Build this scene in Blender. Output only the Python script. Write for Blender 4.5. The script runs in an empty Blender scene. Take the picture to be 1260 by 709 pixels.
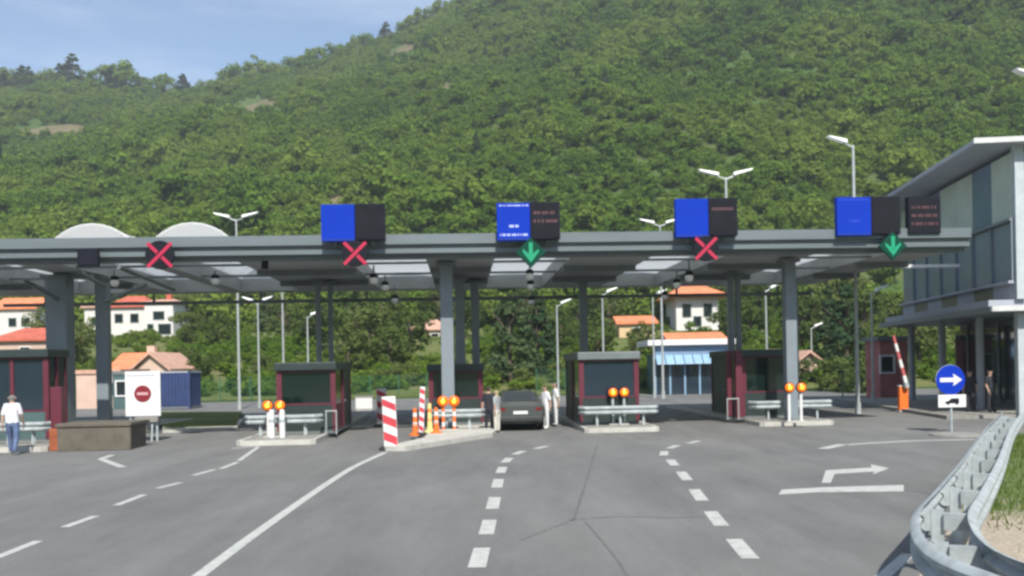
import bpy, bmesh, math, random
import numpy as np
from mathutils import Vector, Matrix
random.seed(7)
R = math.radians
S = bpy.context.scene
COL = S.collection

# ------------------------------------------------------------------ camera
F = 1150.0; CH = 2.4; HX, HY = 630.0, 450.0; ROLL = R(1.09)      # photograph units: 1260 x 709
cr, sr = math.cos(ROLL), math.sin(ROLL)
cam = bpy.data.cameras.new("camera"); cam_o = bpy.data.objects.new("camera", cam); COL.objects.link(cam_o)
cam.sensor_fit = 'HORIZONTAL'; cam.sensor_width = 36.0; cam.lens = 36.0 * F / 1260.0
cam.shift_y = (HY - 354.5) / 1260.0
cam.clip_start = 0.1; cam.clip_end = 6000
m = Matrix(((cr, sr, 0), (0, 0, -1), (-sr, cr, 0))).to_4x4()      # columns: right, up, back
m.translation = (0, 0, CH); cam_o.matrix_world = m
S.camera = cam_o

# ------------------------------------------------------------------ sky, sun, exposure
SUN_EL, SUN_AZ = R(47), R(170)            # azimuth measured from +Y (view) towards +X: behind the camera, to the right
w = bpy.data.worlds.new("World"); S.world = w; w.use_nodes = True
nt = w.node_tree; nt.nodes.clear()
sky = nt.nodes.new('ShaderNodeTexSky'); sky.sky_type = 'NISHITA'; sky.sun_disc = False
sky.sun_elevation = SUN_EL; sky.sun_rotation = SUN_AZ; sky.air_density = 1.0; sky.dust_density = 0.3; sky.ozone_density = 1.4
tc = nt.nodes.new('ShaderNodeTexCoord')
mp = nt.nodes.new('ShaderNodeMapping'); mp.inputs['Scale'].default_value = (1.2, 1.2, 5.5); mp.inputs['Location'].default_value = (2.35, .6, .3)
nz = nt.nodes.new('ShaderNodeTexNoise'); nz.inputs['Scale'].default_value = 2.3; nz.inputs['Detail'].default_value = 4; nz.inputs['Roughness'].default_value = .55
rp = nt.nodes.new('ShaderNodeValToRGB'); rp.color_ramp.elements[0].position = .43; rp.color_ramp.elements[1].position = .74
rp.color_ramp.elements[1].color = (.5, .5, .5, 1); rp.color_ramp.elements[0].color = (.0, .0, .0, 1)
mx = nt.nodes.new('ShaderNodeMixRGB'); mx.inputs['Color2'].default_value = (6.6, 7.1, 7.9, 1)
bg = nt.nodes.new('ShaderNodeBackground'); bg.inputs['Strength'].default_value = 0.10
out = nt.nodes.new('ShaderNodeOutputWorld')
L = nt.links.new
L(tc.outputs['Generated'], mp.inputs['Vector']); L(mp.outputs[0], nz.inputs['Vector']); L(nz.outputs['Fac'], rp.inputs['Fac'])
L(rp.outputs['Color'], mx.inputs['Fac']); L(sky.outputs[0], mx.inputs['Color1']); L(mx.outputs[0], bg.inputs['Color']); L(bg.outputs[0], out.inputs['Surface'])
sl = bpy.data.lights.new("sun", 'SUN'); sl.energy = 4.6; sl.angle = R(.53); sl.color = (1, .95, .87)
so = bpy.data.objects.new("sun", sl); COL.objects.link(so)
sdir = Vector((math.sin(SUN_AZ) * math.cos(SUN_EL), math.cos(SUN_AZ) * math.cos(SUN_EL), math.sin(SUN_EL)))
so.rotation_euler = sdir.to_track_quat('Z', 'Y').to_euler(); so.location = (20, -30, 60)
S.view_settings.view_transform = 'Standard'; S.view_settings.look = 'None'; S.view_settings.gamma = 1
S.view_settings.exposure = 0.76; S.view_settings.use_curve_mapping = False
S.render.engine = 'CYCLES'
S.cycles.max_bounces = 6; S.cycles.diffuse_bounces = 3; S.cycles.transparent_max_bounces = 8
S.cycles.use_denoising = True
S.cycles.pixel_filter_type = 'BLACKMAN_HARRIS'; S.cycles.filter_width = 2.8

# ------------------------------------------------------------------ measuring helpers (photo pixel -> place)
def uv(px, py):
    a, b = px - HX, HY - py
    return a * cr + b * sr, -a * sr + b * cr
def W(px, py, Y):
    u, v = uv(px, py); return Vector((u * Y / F, Y, CH + v * Y / F))
def G(px, py, z=0.0):
    u, v = uv(px, py); Y = F * (z - CH) / v
    return Vector((u * Y / F, Y, z))

# ------------------------------------------------------------------ materials
def lin(r, g, b):
    f = lambda c: (c / 255 / 12.92) if c / 255 <= .04045 else ((c / 255 + .055) / 1.055) ** 2.4
    return (f(r), f(g), f(b))
MATS = {}
def mat(name, col, rough=.6, metal=0., var=.12, scale=3., bump=0., emit=0., spec=.5, stretch=None):
    if name in MATS: return MATS[name]
    M = bpy.data.materials.new(name); M.use_nodes = True; n = M.node_tree; b = n.nodes['Principled BSDF']; l = n.links.new
    b.inputs['Roughness'].default_value = rough; b.inputs['Metallic'].default_value = metal
    b.inputs['Specular IOR Level'].default_value = spec
    t = n.nodes.new('ShaderNodeTexCoord'); z = n.nodes.new('ShaderNodeTexNoise')
    z.inputs['Scale'].default_value = scale; z.inputs['Detail'].default_value = 6; z.inputs['Roughness'].default_value = .6
    if stretch:
        mm = n.nodes.new('ShaderNodeMapping'); mm.inputs['Scale'].default_value = stretch
        l(t.outputs['Object'], mm.inputs['Vector']); l(mm.outputs[0], z.inputs['Vector'])
    else: l(t.outputs['Object'], z.inputs['Vector'])
    r = n.nodes.new('ShaderNodeValToRGB')
    r.color_ramp.elements[0].position = .3; r.color_ramp.elements[1].position = .7
    r.color_ramp.elements[0].color = (*[c * (1 - var) for c in col], 1)
    r.color_ramp.elements[1].color = (*[min(1, c * (1 + var)) for c in col], 1)
    l(z.outputs['Fac'], r.inputs['Fac']); l(r.outputs[0], b.inputs['Base Color'])
    if bump:
        bp = n.nodes.new('ShaderNodeBump'); bp.inputs['Strength'].default_value = bump; bp.inputs['Distance'].default_value = .02
        l(z.outputs['Fac'], bp.inputs['Height']); l(bp.outputs[0], b.inputs['Normal'])
    if emit:
        b.inputs['Emission Color'].default_value = (*col, 1); b.inputs['Emission Strength'].default_value = emit
    MATS[name] = M; return M
def glass(name, col, rough=.08):
    M = mat(name, col, rough, 0, .1, 1.0, spec=.9); return M
def leafmat(name, c1, c2, c3):
    M = bpy.data.materials.new(name); M.use_nodes = True; n = M.node_tree; l = n.links.new; n.nodes.clear()
    o = n.nodes.new('ShaderNodeOutputMaterial'); oi = n.nodes.new('ShaderNodeObjectInfo')
    g = n.nodes.new('ShaderNodeNewGeometry'); z = n.nodes.new('ShaderNodeTexNoise'); z.inputs['Scale'].default_value = .020; z.inputs['Detail'].default_value = 4
    t = n.nodes.new('ShaderNodeTexCoord'); l(g.outputs['Position'], z.inputs['Vector'])
    a = n.nodes.new('ShaderNodeMath'); a.operation = 'MULTIPLY_ADD'; a.inputs[1].default_value = .55
    l(oi.outputs['Random'], a.inputs[0])
    b_ = n.nodes.new('ShaderNodeMath'); b_.operation = 'MULTIPLY_ADD'; b_.inputs[1].default_value = 2.4; b_.inputs[2].default_value = -1.0
    l(z.outputs['Fac'], b_.inputs[0]); l(b_.outputs[0], a.inputs[2])
    c_ = n.nodes.new('ShaderNodeMath'); c_.operation = 'MULTIPLY_ADD'; c_.inputs[1].default_value = .25
    l(g.outputs['Random Per Island'], c_.inputs[0]); l(a.outputs[0], c_.inputs[2])
    r = n.nodes.new('ShaderNodeValToRGB'); e = r.color_ramp.elements
    e[0].position = .12; e[0].color = (*c1, 1); e[1].position = .95; e[1].color = (*c3, 1); q = e.new(.5); q.color = (*c2, 1)
    l(c_.outputs[0], r.inputs['Fac'])
    d = n.nodes.new('ShaderNodeBsdfDiffuse'); tr = n.nodes.new('ShaderNodeBsdfTranslucent'); mi = n.nodes.new('ShaderNodeMixShader'); mi.inputs[0].default_value = .42
    l(r.outputs[0], d.inputs['Color']); l(r.outputs[0], tr.inputs['Color']); l(d.outputs[0], mi.inputs[1]); l(tr.outputs[0], mi.inputs[2]); l(mi.outputs[0], o.inputs['Surface'])
    MATS[name] = M; return M

def asphalt():
    M = bpy.data.materials.new('asphalt'); M.use_nodes = True; n = M.node_tree; b = n.nodes['Principled BSDF']; l = n.links.new
    t = n.nodes.new('ShaderNodeTexCoord')
    def noise(s, d=5, st=None, ro=.6):
        z = n.nodes.new('ShaderNodeTexNoise'); z.inputs['Scale'].default_value = s; z.inputs['Detail'].default_value = d; z.inputs['Roughness'].default_value = ro
        if st:
            mm = n.nodes.new('ShaderNodeMapping'); mm.inputs['Scale'].default_value = st; l(t.outputs['Object'], mm.inputs['Vector']); l(mm.outputs[0], z.inputs['Vector'])
        else: l(t.outputs['Object'], z.inputs['Vector'])
        return z
    big = noise(.10, 4); lane = noise(.9, 7, (1, .22, 1), .7); fine = noise(40, 3); grit = noise(160, 2, None, .7)
    r = n.nodes.new('ShaderNodeValToRGB'); e = r.color_ramp.elements
    e[0].position = .34; e[0].color = (.096, .098, .089, 1); e[1].position = .62; e[1].color = (.164, .167, .152, 1)
    s1 = n.nodes.new('ShaderNodeMath'); s1.operation = 'MULTIPLY_ADD'; s1.inputs[1].default_value = .45
    l(big.outputs['Fac'], s1.inputs[0])
    s2 = n.nodes.new('ShaderNodeMath'); s2.operation = 'MULTIPLY'; s2.inputs[1].default_value = .55; l(lane.outputs['Fac'], s2.inputs[0]); l(s2.outputs[0], s1.inputs[2])
    l(s1.outputs[0], r.inputs['Fac'])
    mxx = n.nodes.new('ShaderNodeMixRGB'); mxx.blend_type = 'OVERLAY'; mxx.inputs['Fac'].default_value = .55
    l(r.outputs[0], mxx.inputs['Color1']); l(fine.outputs['Color'], mxx.inputs['Color2'])
    hs = n.nodes.new('ShaderNodeHueSaturation'); hs.inputs['Saturation'].default_value = .35; l(mxx.outputs[0], hs.inputs['Color'])
    dust = noise(.22, 6, (1, .5, 1), .65); dr = n.nodes.new('ShaderNodeValToRGB'); dr.color_ramp.elements[0].position = .50; dr.color_ramp.elements[1].position = .78
    l(dust.outputs['Fac'], dr.inputs['Fac']); dm = n.nodes.new('ShaderNodeMixRGB'); dm.inputs['Color2'].default_value = (.185, .176, .155, 1)
    ds = n.nodes.new('ShaderNodeMath'); ds.operation = 'MULTIPLY'; ds.inputs[1].default_value = .55; l(dr.outputs[0], ds.inputs[0]); l(ds.outputs[0], dm.inputs['Fac']); l(hs.outputs[0], dm.inputs['Color1'])
    l(dm.outputs[0], b.inputs['Base Color'])
    b.inputs['Roughness'].default_value = .85; b.inputs['Specular IOR Level'].default_value = .3
    bp = n.nodes.new('ShaderNodeBump'); bp.inputs['Strength'].default_value = .35; bp.inputs['Distance'].default_value = .006
    l(grit.outputs['Fac'], bp.inputs['Height']); l(bp.outputs[0], b.inputs['Normal'])
    return M
def ground_mat(name, cols, scale):
    M = bpy.data.materials.new(name); M.use_nodes = True; n = M.node_tree; b = n.nodes['Principled BSDF']; l = n.links.new
    t = n.nodes.new('ShaderNodeTexCoord'); z = n.nodes.new('ShaderNodeTexNoise'); z.inputs['Scale'].default_value = scale; z.inputs['Detail'].default_value = 9; z.inputs['Roughness'].default_value = .65
    l(t.outputs['Object'], z.inputs['Vector']); r = n.nodes.new('ShaderNodeValToRGB'); e = r.color_ramp.elements
    e[0].position = .32; e[0].color = (*cols[0], 1); e[1].position = .68; e[1].color = (*cols[2], 1); e.new(.5).color = (*cols[1], 1)
    l(z.outputs['Fac'], r.inputs['Fac']); l(r.outputs[0], b.inputs['Base Color']); b.inputs['Roughness'].default_value = .95; b.inputs['Specular IOR Level'].default_value = .1
    return M

M_ASPH = asphalt()
M_PAINT = mat('road_paint', (.43, .44, .415), .75, var=.14, scale=5)
_r = [n for n in M_PAINT.node_tree.nodes if n.type == 'VALTORGB'][0].color_ramp
_r.elements[0].position = .44; _e = _r.elements.new(.36); _e.color = (.21, .215, .2, 1)
_n = [n for n in M_PAINT.node_tree.nodes if n.type == 'TEX_NOISE'][0]; _n.inputs['Detail'].default_value = 10; _n.inputs['Roughness'].default_value = .75
M_TAR = mat('tar', (.112, .115, .108), .6, var=.3, scale=6)
M_CONC = mat('concrete', (.42, .41, .37), .85, var=.18, scale=2.5, bump=.3)
M_PAVE = mat('paving', (.22, .215, .195), .9, var=.2, scale=3, bump=.3)
M_STEEL = mat('painted_steel', (.185, .22, .243), .45, .0, .08, 1.2)
M_STEEL_D = mat('dark_painted_steel', (.13, .15, .155), .5, 0, .15, 1.0)
M_FASC = mat('fascia_metal', (.155, .185, .196), .45, .35, .1, .7, stretch=(.3, 1, 3))
M_CEIL = mat('ceiling_panel', (.34, .36, .36), .6, 0, .15, .6)
M_GALV = mat('galvanised', (.42, .47, .48), .5, .3, .2, 5)
M_LAMPP = mat('lamp_pole_paint', (.38, .41, .40), .5, .2, .1, 3)
M_LAMPH = mat('lamp_head_white', (.78, .79, .77), .45, 0, .05, 3)
M_WHITE = mat('white_plastic', (.66, .66, .65), .45, 0, .06, 4)
M_MAROON = mat('maroon_frame', (.105, .016, .030), .5, 0, .2, 2)
M_BOOTH = mat('booth_panel_green', (.022, .036, .034), .45, 0, .2, 2)
M_BLACK = mat('black_housing', (.012, .013, .018), .7, 0, .2, 3, spec=.12)
M_BLUE = mat('sign_blue', lin(9, 50, 163), .7, 0, .06, 1.2, spec=.12)
M_DISP = mat('display_dark', (.012, .013, .022), .7, 0, .25, 1.5, spec=.12)
M_DTXT = mat('display_dot', (.095, .035, .045), .5, 0, .3, 9)
M_SIGNTXT = mat('sign_lettering', (.45, .52, .78), .5, 0, .1, 9)
M_RED = mat('red_led', (.36, .008, .045), .6, 0, .1, 9, emit=.18)
M_GREEN = mat('green_led', (.01, .26, .13), .4, 0, .1, 9, emit=.12)
M_GREEND = mat('green_led_off', (.004, .050, .032), .7, 0, .2, 9, spec=.12)
M_AMBER = mat('amber_lens', (.80, .16, .003), .25, 0, .1, 9, emit=.22)
M_AMBER2 = mat('amber_core', (1.0, .50, .05), .25, 0, .1, 9, emit=.9)
M_ORANGE = mat('orange_plastic', (.80, .16, .02), .45, 0, .1, 5)
M_SRED = mat('sign_red', (.50, .045, .06), .5, 0, .12, 5)
M_RUBBER = mat('rubber', (.02, .02, .02), .8, 0, .2, 8)
M_GLASS_D = glass('dark_glass', (.010, .016, .020), .06)
M_GLASS_B = glass('blue_glass', (.016, .028, .042), .08)
M_GLASS_G = glass('green_glass', (.005, .014, .012), .12)
M_WALLW = mat('white_render', (.62, .60, .57), .85, 0, .08, .8)
M_WALLP = mat('pink_render', (.55, .40, .32), .85, 0, .1, .8)
M_WALLY = mat('ochre_render', (.58, .42, .24), .85, 0, .1, .8)
M_ROOFR = mat('red_tile', (.42, .10, .06), .8, 0, .25, 1.2)
M_ROOFO = mat('orange_tile', (.62, .20, .09), .8, 0, .22, 1.2)
M_ROOFP = mat('pale_tile', (.50, .30, .22), .8, 0, .2, 1.2)
M_SHUT = mat('shutter', (.10, .14, .13), .6, 0, .2, 2)
M_BRICK = mat('red_cladding', (.34, .12, .11), .8, 0, .25, 1.5)
M_NAVY = mat('navy_cladding', (.025, .045, .13), .55, 0, .2, 1.2)
M_TEAL = mat('teal_panel', (.06, .11, .11), .6, 0, .15, 1.2)
M_SOFFIT = mat('grey_soffit', (.34, .36, .40), .6, 0, .08, .8)
M_PANEL = mat('hill_reflection_pane', (.42, .48, .42), .5, 0, .12, .6)  # green of the reflected hill is put into this pane colour
M_STONE = mat('planter_stone', (.105, .092, .072), .9, 0, .25, 2.5, bump=.4)
M_BARK = mat('bark', (.11, .085, .06), .9, 0, .3, 4, bump=.5)
M_BLUEW = mat('blue_white_band', (.22, .36, .50), .5, 0, .12, 1.2)
def skylight_mat():
    M = bpy.data.materials.new('opal_skylight'); M.use_nodes = True; n = M.node_tree; n.nodes.clear(); l = n.links.new
    o = n.nodes.new('ShaderNodeOutputMaterial'); d = n.nodes.new('ShaderNodeBsdfDiffuse'); t = n.nodes.new('ShaderNodeBsdfTranslucent'); mi = n.nodes.new('ShaderNodeMixShader')
    z = n.nodes.new('ShaderNodeTexNoise'); z.inputs['Scale'].default_value = 2.5; r = n.nodes.new('ShaderNodeValToRGB')
    r.color_ramp.elements[0].color = (.66, .67, .66, 1); r.color_ramp.elements[1].color = (.80, .80, .80, 1); l(z.outputs['Fac'], r.inputs['Fac'])
    l(r.outputs[0], d.inputs['Color']); t.inputs['Color'].default_value = (.85, .87, .88, 1); mi.inputs[0].default_value = .62
    l(d.outputs[0], mi.inputs[1]); l(t.outputs[0], mi.inputs[2]); l(mi.outputs[0], o.inputs['Surface']); return M
M_OPAL = skylight_mat()
M_LEAF = leafmat('forest_leaf', (.080, .150, .026), (.126, .210, .030), (.178, .245, .045))
M_LEAFD = leafmat('conifer_leaf', (.040, .078, .038), (.060, .105, .048), (.088, .135, .058))
M_LEAFL = leafmat('bush_leaf', (.068, .104, .030), (.108, .150, .042), (.160, .190, .065))
M_HILL = ground_mat('hill_ground', ((.045, .085, .022), (.060, .100, .028), (.11, .115, .05)), .03)
M_GRASS = ground_mat('meadow', ((.075, .105, .03), (.105, .13, .04), (.17, .15, .075)), .35)
M_BLADE = leafmat('grass_blade', (.055, .11, .015), (.09, .16, .02), (.16, .20, .05))
M_GRAVEL = ground_mat('gravel', ((.30, .25, .19), (.40, .34, .27), (.50, .44, .36)), 4)

# ------------------------------------------------------------------ mesh helpers
class MB:
    def __init__(s): s.v = []; s.f = []
    def add(s, vs, fs):
        o = len(s.v); s.v += [tuple(v) for v in vs]; s.f += [tuple(i + o for i in f) for f in fs]; return s
    def box(s, c, d, rz=0., bev=0.):
        cx, cy, cz = c; x, y, z = d[0] / 2, d[1] / 2, d[2] / 2
        cs, sn = math.cos(rz), math.sin(rz)
        T = lambda a, b, e: (cx + a * cs - b * sn, cy + a * sn + b * cs, cz + e)
        if bev <= 0:
            vs = [T(a, b, e) for e in (-z, z) for a, b in ((-x, -y), (x, -y), (x, y), (-x, y))]
            return s.add(vs, [(3, 2, 1, 0), (4, 5, 6, 7), (0, 1, 5, 4), (1, 2, 6, 5), (2, 3, 7, 6), (3, 0, 4, 7)])
        bm = bmesh.new(); bmesh.ops.create_cube(bm, size=1)
        for v in bm.verts: v.co = Vector((v.co.x * d[0], v.co.y * d[1], v.co.z * d[2]))
        bmesh.ops.bevel(bm, geom=bm.edges[:], offset=bev, segments=2, affect='EDGES', profile=.6)
        bm.verts.index_update()
        s.add([T(*v.co) for v in bm.verts], [[v.index for v in f.verts] for f in bm.faces]); bm.free(); return s
    def tube(s, p0, p1, r0, r1=None, n=10, cap=True):
        r1 = r0 if r1 is None else r1
        p0, p1 = Vector(p0), Vector(p1); d = (p1 - p0).normalized()
        a = d.orthogonal().normalized(); b = d.cross(a)
        vs = []
        for p, r in ((p0, r0), (p1, r1)):
            for k in range(n):
                t = 2 * math.pi * k / n; vs.append(p + a * math.cos(t) * r + b * math.sin(t) * r)
        fs = [(k, (k + 1) % n, n + (k + 1) % n, n + k) for k in range(n)]
        if cap: fs += [tuple(range(n - 1, -1, -1)), tuple(range(n, 2 * n))]
        return s.add(vs, fs)
    def path(s, pts, r, n=8):
        for a, b in zip(pts[:-1], pts[1:]): s.tube(a, b, r, r, n)
        return s
    def lathe(s, c, prof, n=16, axis='Z'):
        vs = []; c = Vector(c)
        for r, h in prof:
            for k in range(n):
                t = 2 * math.pi * k / n; q = (r * math.cos(t), r * math.sin(t), h)
                if axis == 'Y': q = (q[0], q[2], q[1])
                if axis == 'X': q = (q[2], q[0], q[1])
                vs.append(c + Vector(q))
        fs = []
        for i in range(len(prof) - 1):
            for k in range(n):
                fs.append((i * n + k, i * n + (k + 1) % n, (i + 1) * n + (k + 1) % n, (i + 1) * n + k))
        fs += [tuple(range(n - 1, -1, -1)), tuple(range((len(prof) - 1) * n, len(prof) * n))]
        return s.add(vs, fs)
    def prism(s, poly, vec):
        n = len(poly); vec = Vector(vec); vs = [Vector(p) for p in poly] + [Vector(p) + vec for p in poly]
        return s.add(vs, [tuple(range(n - 1, -1, -1)), tuple(range(n, 2 * n))] + [(k, (k + 1) % n, n + (k + 1) % n, n + k) for k in range(n)])
    def build(s, name, mt, parent=None, smooth=False, recalc=True):
        me = bpy.data.meshes.new(name); me.from_pydata(s.v, [], s.f)
        if recalc:
            bm = bmesh.new(); bm.from_mesh(me); bmesh.ops.recalc_face_normals(bm, faces=bm.faces[:]); bm.to_mesh(me); bm.free()
        if smooth:
            me.polygons.foreach_set('use_smooth', [True] * len(me.polygons))
            try: me.set_sharp_from_angle(angle=R(40))
            except Exception: pass
        me.materials.append(mt); me.update()
        o = bpy.data.objects.new(name, me); COL.objects.link(o)
        if parent: o.parent = parent
        return o
def tag(o, label=None, cat=None, group=None, kind=None):
    if label: o['label'] = label
    if cat: o['category'] = cat
    if group: o['group'] = group
    if kind: o['kind'] = kind
    return o
def thing(name, label, cat, loc=(0, 0, 0), rz=0., group=None):
    o = bpy.data.objects.new(name, None); COL.objects.link(o); o.location = loc; o.rotation_euler = (0, 0, rz)
    o.empty_display_size = .2
    return tag(o, label, cat, group)
def copy_tree(o, parent=None):
    c = o.copy(); COL.objects.link(c); c.parent = parent
    for ch in list(o.children): copy_tree(ch, c)
    return c

# ------------------------------------------------------------------ terrain
RA = [-.75, -.548, -.46, -.40, -.348, -.287, -.20, -.113, -.078, -.026, .06, .15, .35, .55, .8]
RT = [.28, .298, .308, .303, .293, .307, .326, .352, .368, .405, .455, .50, .54, .56, .56]
YR = 520.0
def hnoise(x, y):
    return (np.sin(x * .031 + 1.3) * np.cos(y * .027 + .4) + .5 * np.sin(x * .073 + y * .051) + .3 * np.sin(x * .15 - y * .12 + 2))
def terr(X, Y):
    X = np.asarray(X, float); Y = np.asarray(Y, float)
    zr = np.interp(X / YR, RA, RT) * YR + CH
    low = np.clip(Y - 72, 0, 68) * .128
    t = np.clip((Y - 140) / (YR - 140), 0, 1)
    z = low + (zr - 8.7) * (.9 * t + .1 * t * t)
    z = z - np.clip(Y - YR, 0, None) * .35
    z = z + hnoise(X, Y) * np.clip((Y - 150) / 150, 0, 1) * np.clip((YR + 60 - Y) / 120, 0, 1) * 3.0
    z = np.where(Y < 72, 0, z)
    return z + np.clip(-62 - Y, 0, 200) * .32 * (1 + .25 * np.sin(X * .02))  # unseen rise behind the camera, added to keep bright sky out of glass reflections
def tz(x, y): return float(terr(x, y))
def terrain():
    ys = np.concatenate([np.array([-420, -330, -260, -210, -170, -140, -110, -85, -60, 0, 40, 71.9]), np.linspace(74, 150, 30), np.linspace(158, 640, 70)])
    xs = np.linspace(-520, 560, 120)
    XX, YY = np.meshgrid(xs, ys); ZZ = terr(XX, YY) - .06
    v = np.stack([XX, YY, ZZ], -1).reshape(-1, 3); nx = len(xs)
    f = [(j * nx + i, j * nx + i + 1, (j + 1) * nx + i + 1, (j + 1) * nx + i) for j in range(len(ys) - 1) for i in range(nx - 1)]
    b = MB(); b.v = v.tolist(); b.f = f
    o = b.build('hillside_terrain', M_HILL, smooth=True, recalc=False); tag(o, kind='structure')
    b = MB(); ys = np.linspace(73, 133, 20); xs = np.linspace(-110, 110, 40)
    XX, YY = np.meshgrid(xs, ys); ZZ = terr(XX, YY) - .02; v = np.stack([XX, YY, ZZ], -1).reshape(-1, 3); nx = len(xs)
    b.v = v.tolist(); b.f = [(j * nx + i, j * nx + i + 1, (j + 1) * nx + i + 1, (j + 1) * nx + i) for j in range(len(ys) - 1) for i in range(nx - 1)]
    tag(b.build('meadow', M_GRASS, smooth=True, recalc=False), kind='structure')
terrain()
road = MB().add([(-70, -30, 0), (75, -30, 0), (75, 72.5, 0), (-70, 72.5, 0)], [(0, 1, 2, 3)]).build('road', M_ASPH); tag(road, kind='structure')

# road paint: every stroke its own sheet, 4 mm above the asphalt
def flat(poly, mt, name, z=.004, parent=road):
    ps = [Vector((p[0], p[1], z)) for p in poly]
    b = MB().add(ps, [tuple(range(len(ps)))])
    o = b.build(name, mt, parent)
    if o.data.polygons[0].normal.z < 0: o.data.flip_normals()
    return o
def strip(pts, wd, mt, name, z=.004):
    pts = [Vector((p[0], p[1], 0)) for p in pts]; l = []; r = []
    for i, p in enumerate(pts):
        d = (pts[min(i + 1, len(pts) - 1)] - pts[max(i - 1, 0)]).normalized(); n = Vector((-d.y, d.x, 0)) * wd / 2
        l.append(p + n); r.append(p - n)
    b = MB(); k = len(pts)
    b.add([(q.x, q.y, z) for q in l + r], [(i, i + 1, k + i + 1, k + i) for i in range(k - 1)])
    o = b.build(name, mt, road)
    if o.data.polygons[0].normal.z < 0: o.data.flip_normals()
    return o
def smooth_path(pts, n=6):
    P = [pts[0]] + list(pts) + [pts[-1]]; o = []
    for i in range(1, len(P) - 2):
        for k in range(n):
            t = k / n; a, b, c, d = P[i - 1], P[i], P[i + 1], P[i + 2]
            o.append(.5 * ((2 * b) + (c - a) * t + (2 * a - 5 * b + 4 * c - d) * t * t + (3 * b - a - 3 * c + d) * t ** 3))
    o.append(P[-2]); return o
for seg in [((-6, 687), (47, 666)), ((79, 649), (118, 635)), ((143, 622), (177, 609)), ((194, 601), (222, 594)), ((238, 585), (264, 578)), ((272, 577), (292, 569))]:
    strip([G(*seg[0]), G(*seg[1])], .15, M_PAINT, 'lane_dash')
strip([G(294, 567), G(318, 550)], .14, M_PAINT, 'lane_line')
strip([G(285, 552), G(318, 549)], .2, M_PAINT, 'lane_line')
strip([G(124, 565), G(151, 575)], .2, M_PAINT, 'worn_arrow_mark'); strip([G(124, 565), G(138, 560)], .2, M_PAINT, 'worn_arrow_mark')
strip(smooth_path([G(238, 714), G(317, 655), G(397, 599), G(437, 574), G(474, 557)]), .17, M_PAINT, 'edge_line')
def dashes(cs):
    g = [G(*c) for c in cs]
    for i, p in enumerate(g):
        a = g[max(i - 1, 0)]; b = g[min(i + 1, len(g) - 1)]; d = (b - a); ln = d.length / (2 if 0 < i < len(g) - 1 else 1); d.normalize()
        strip([p - d * ln * .27, p + d * ln * .27], .22, M_PAINT, 'lane_dash')
dashes([(590, 686), (600.4, 648.5), (607.3, 619), (612.5, 594.8), (617.2, 578.4), (624.1, 566.4), (638.7, 557.2), (666, 550.7)])
dashes([(912.6, 675), (880.8, 638), (859, 609), (841.7, 585.7), (827.5, 569.3), (817, 558), (828.6, 550), (854, 544)])
flat([G(958, 609), G(1006, 606), G(1112, 605), G(1112, 597), G(1010, 600), G(962, 603)], M_PAINT, 'stop_line')
flat([G(1011, 594.5), G(1022, 594.5), G(1027, 583.5), G(1076, 580.5), G(1074, 584), G(1094, 576.5), G(1071, 571.5), G(1073, 575.5), G(1016, 579)], M_PAINT, 'turn_arrow_mark')
strip([G(1012, 552.5), G(1037, 547)], .3, M_PAINT, 'lane_line')
strip(smooth_path([G(1042, 547.5), G(1080, 545), G(1130, 542.5), G(1200, 541)]), .26, M_PAINT, 'lane_line')
strip([G(1084, 712), G(1118, 682)], .16, M_PAINT, 'edge_line')
for pts, wd in [([(735, 546), (722, 590), (706, 640)], .04), ([(700, 640), (760, 636), (830, 637), (900, 634)], .04), ([(640, 665), (700, 642), (706, 640)], .03), ([(720, 642), (760, 690), (775, 720)], .03),
                ([(1112, 604), (1136, 606), (1150, 612)], .06)]:
    strip(smooth_path([G(*p) for p in pts]), wd, M_TAR, 'tar_seam', .003)
b = MB().lathe((G(1178, 536).x, G(1178, 536).y, .002), [(.80, 0), (.78, .05), (.5, .07), (.0, .075)], 24)
tag(b.build('sign_foot_island', M_PAVE), kind='structure')

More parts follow.
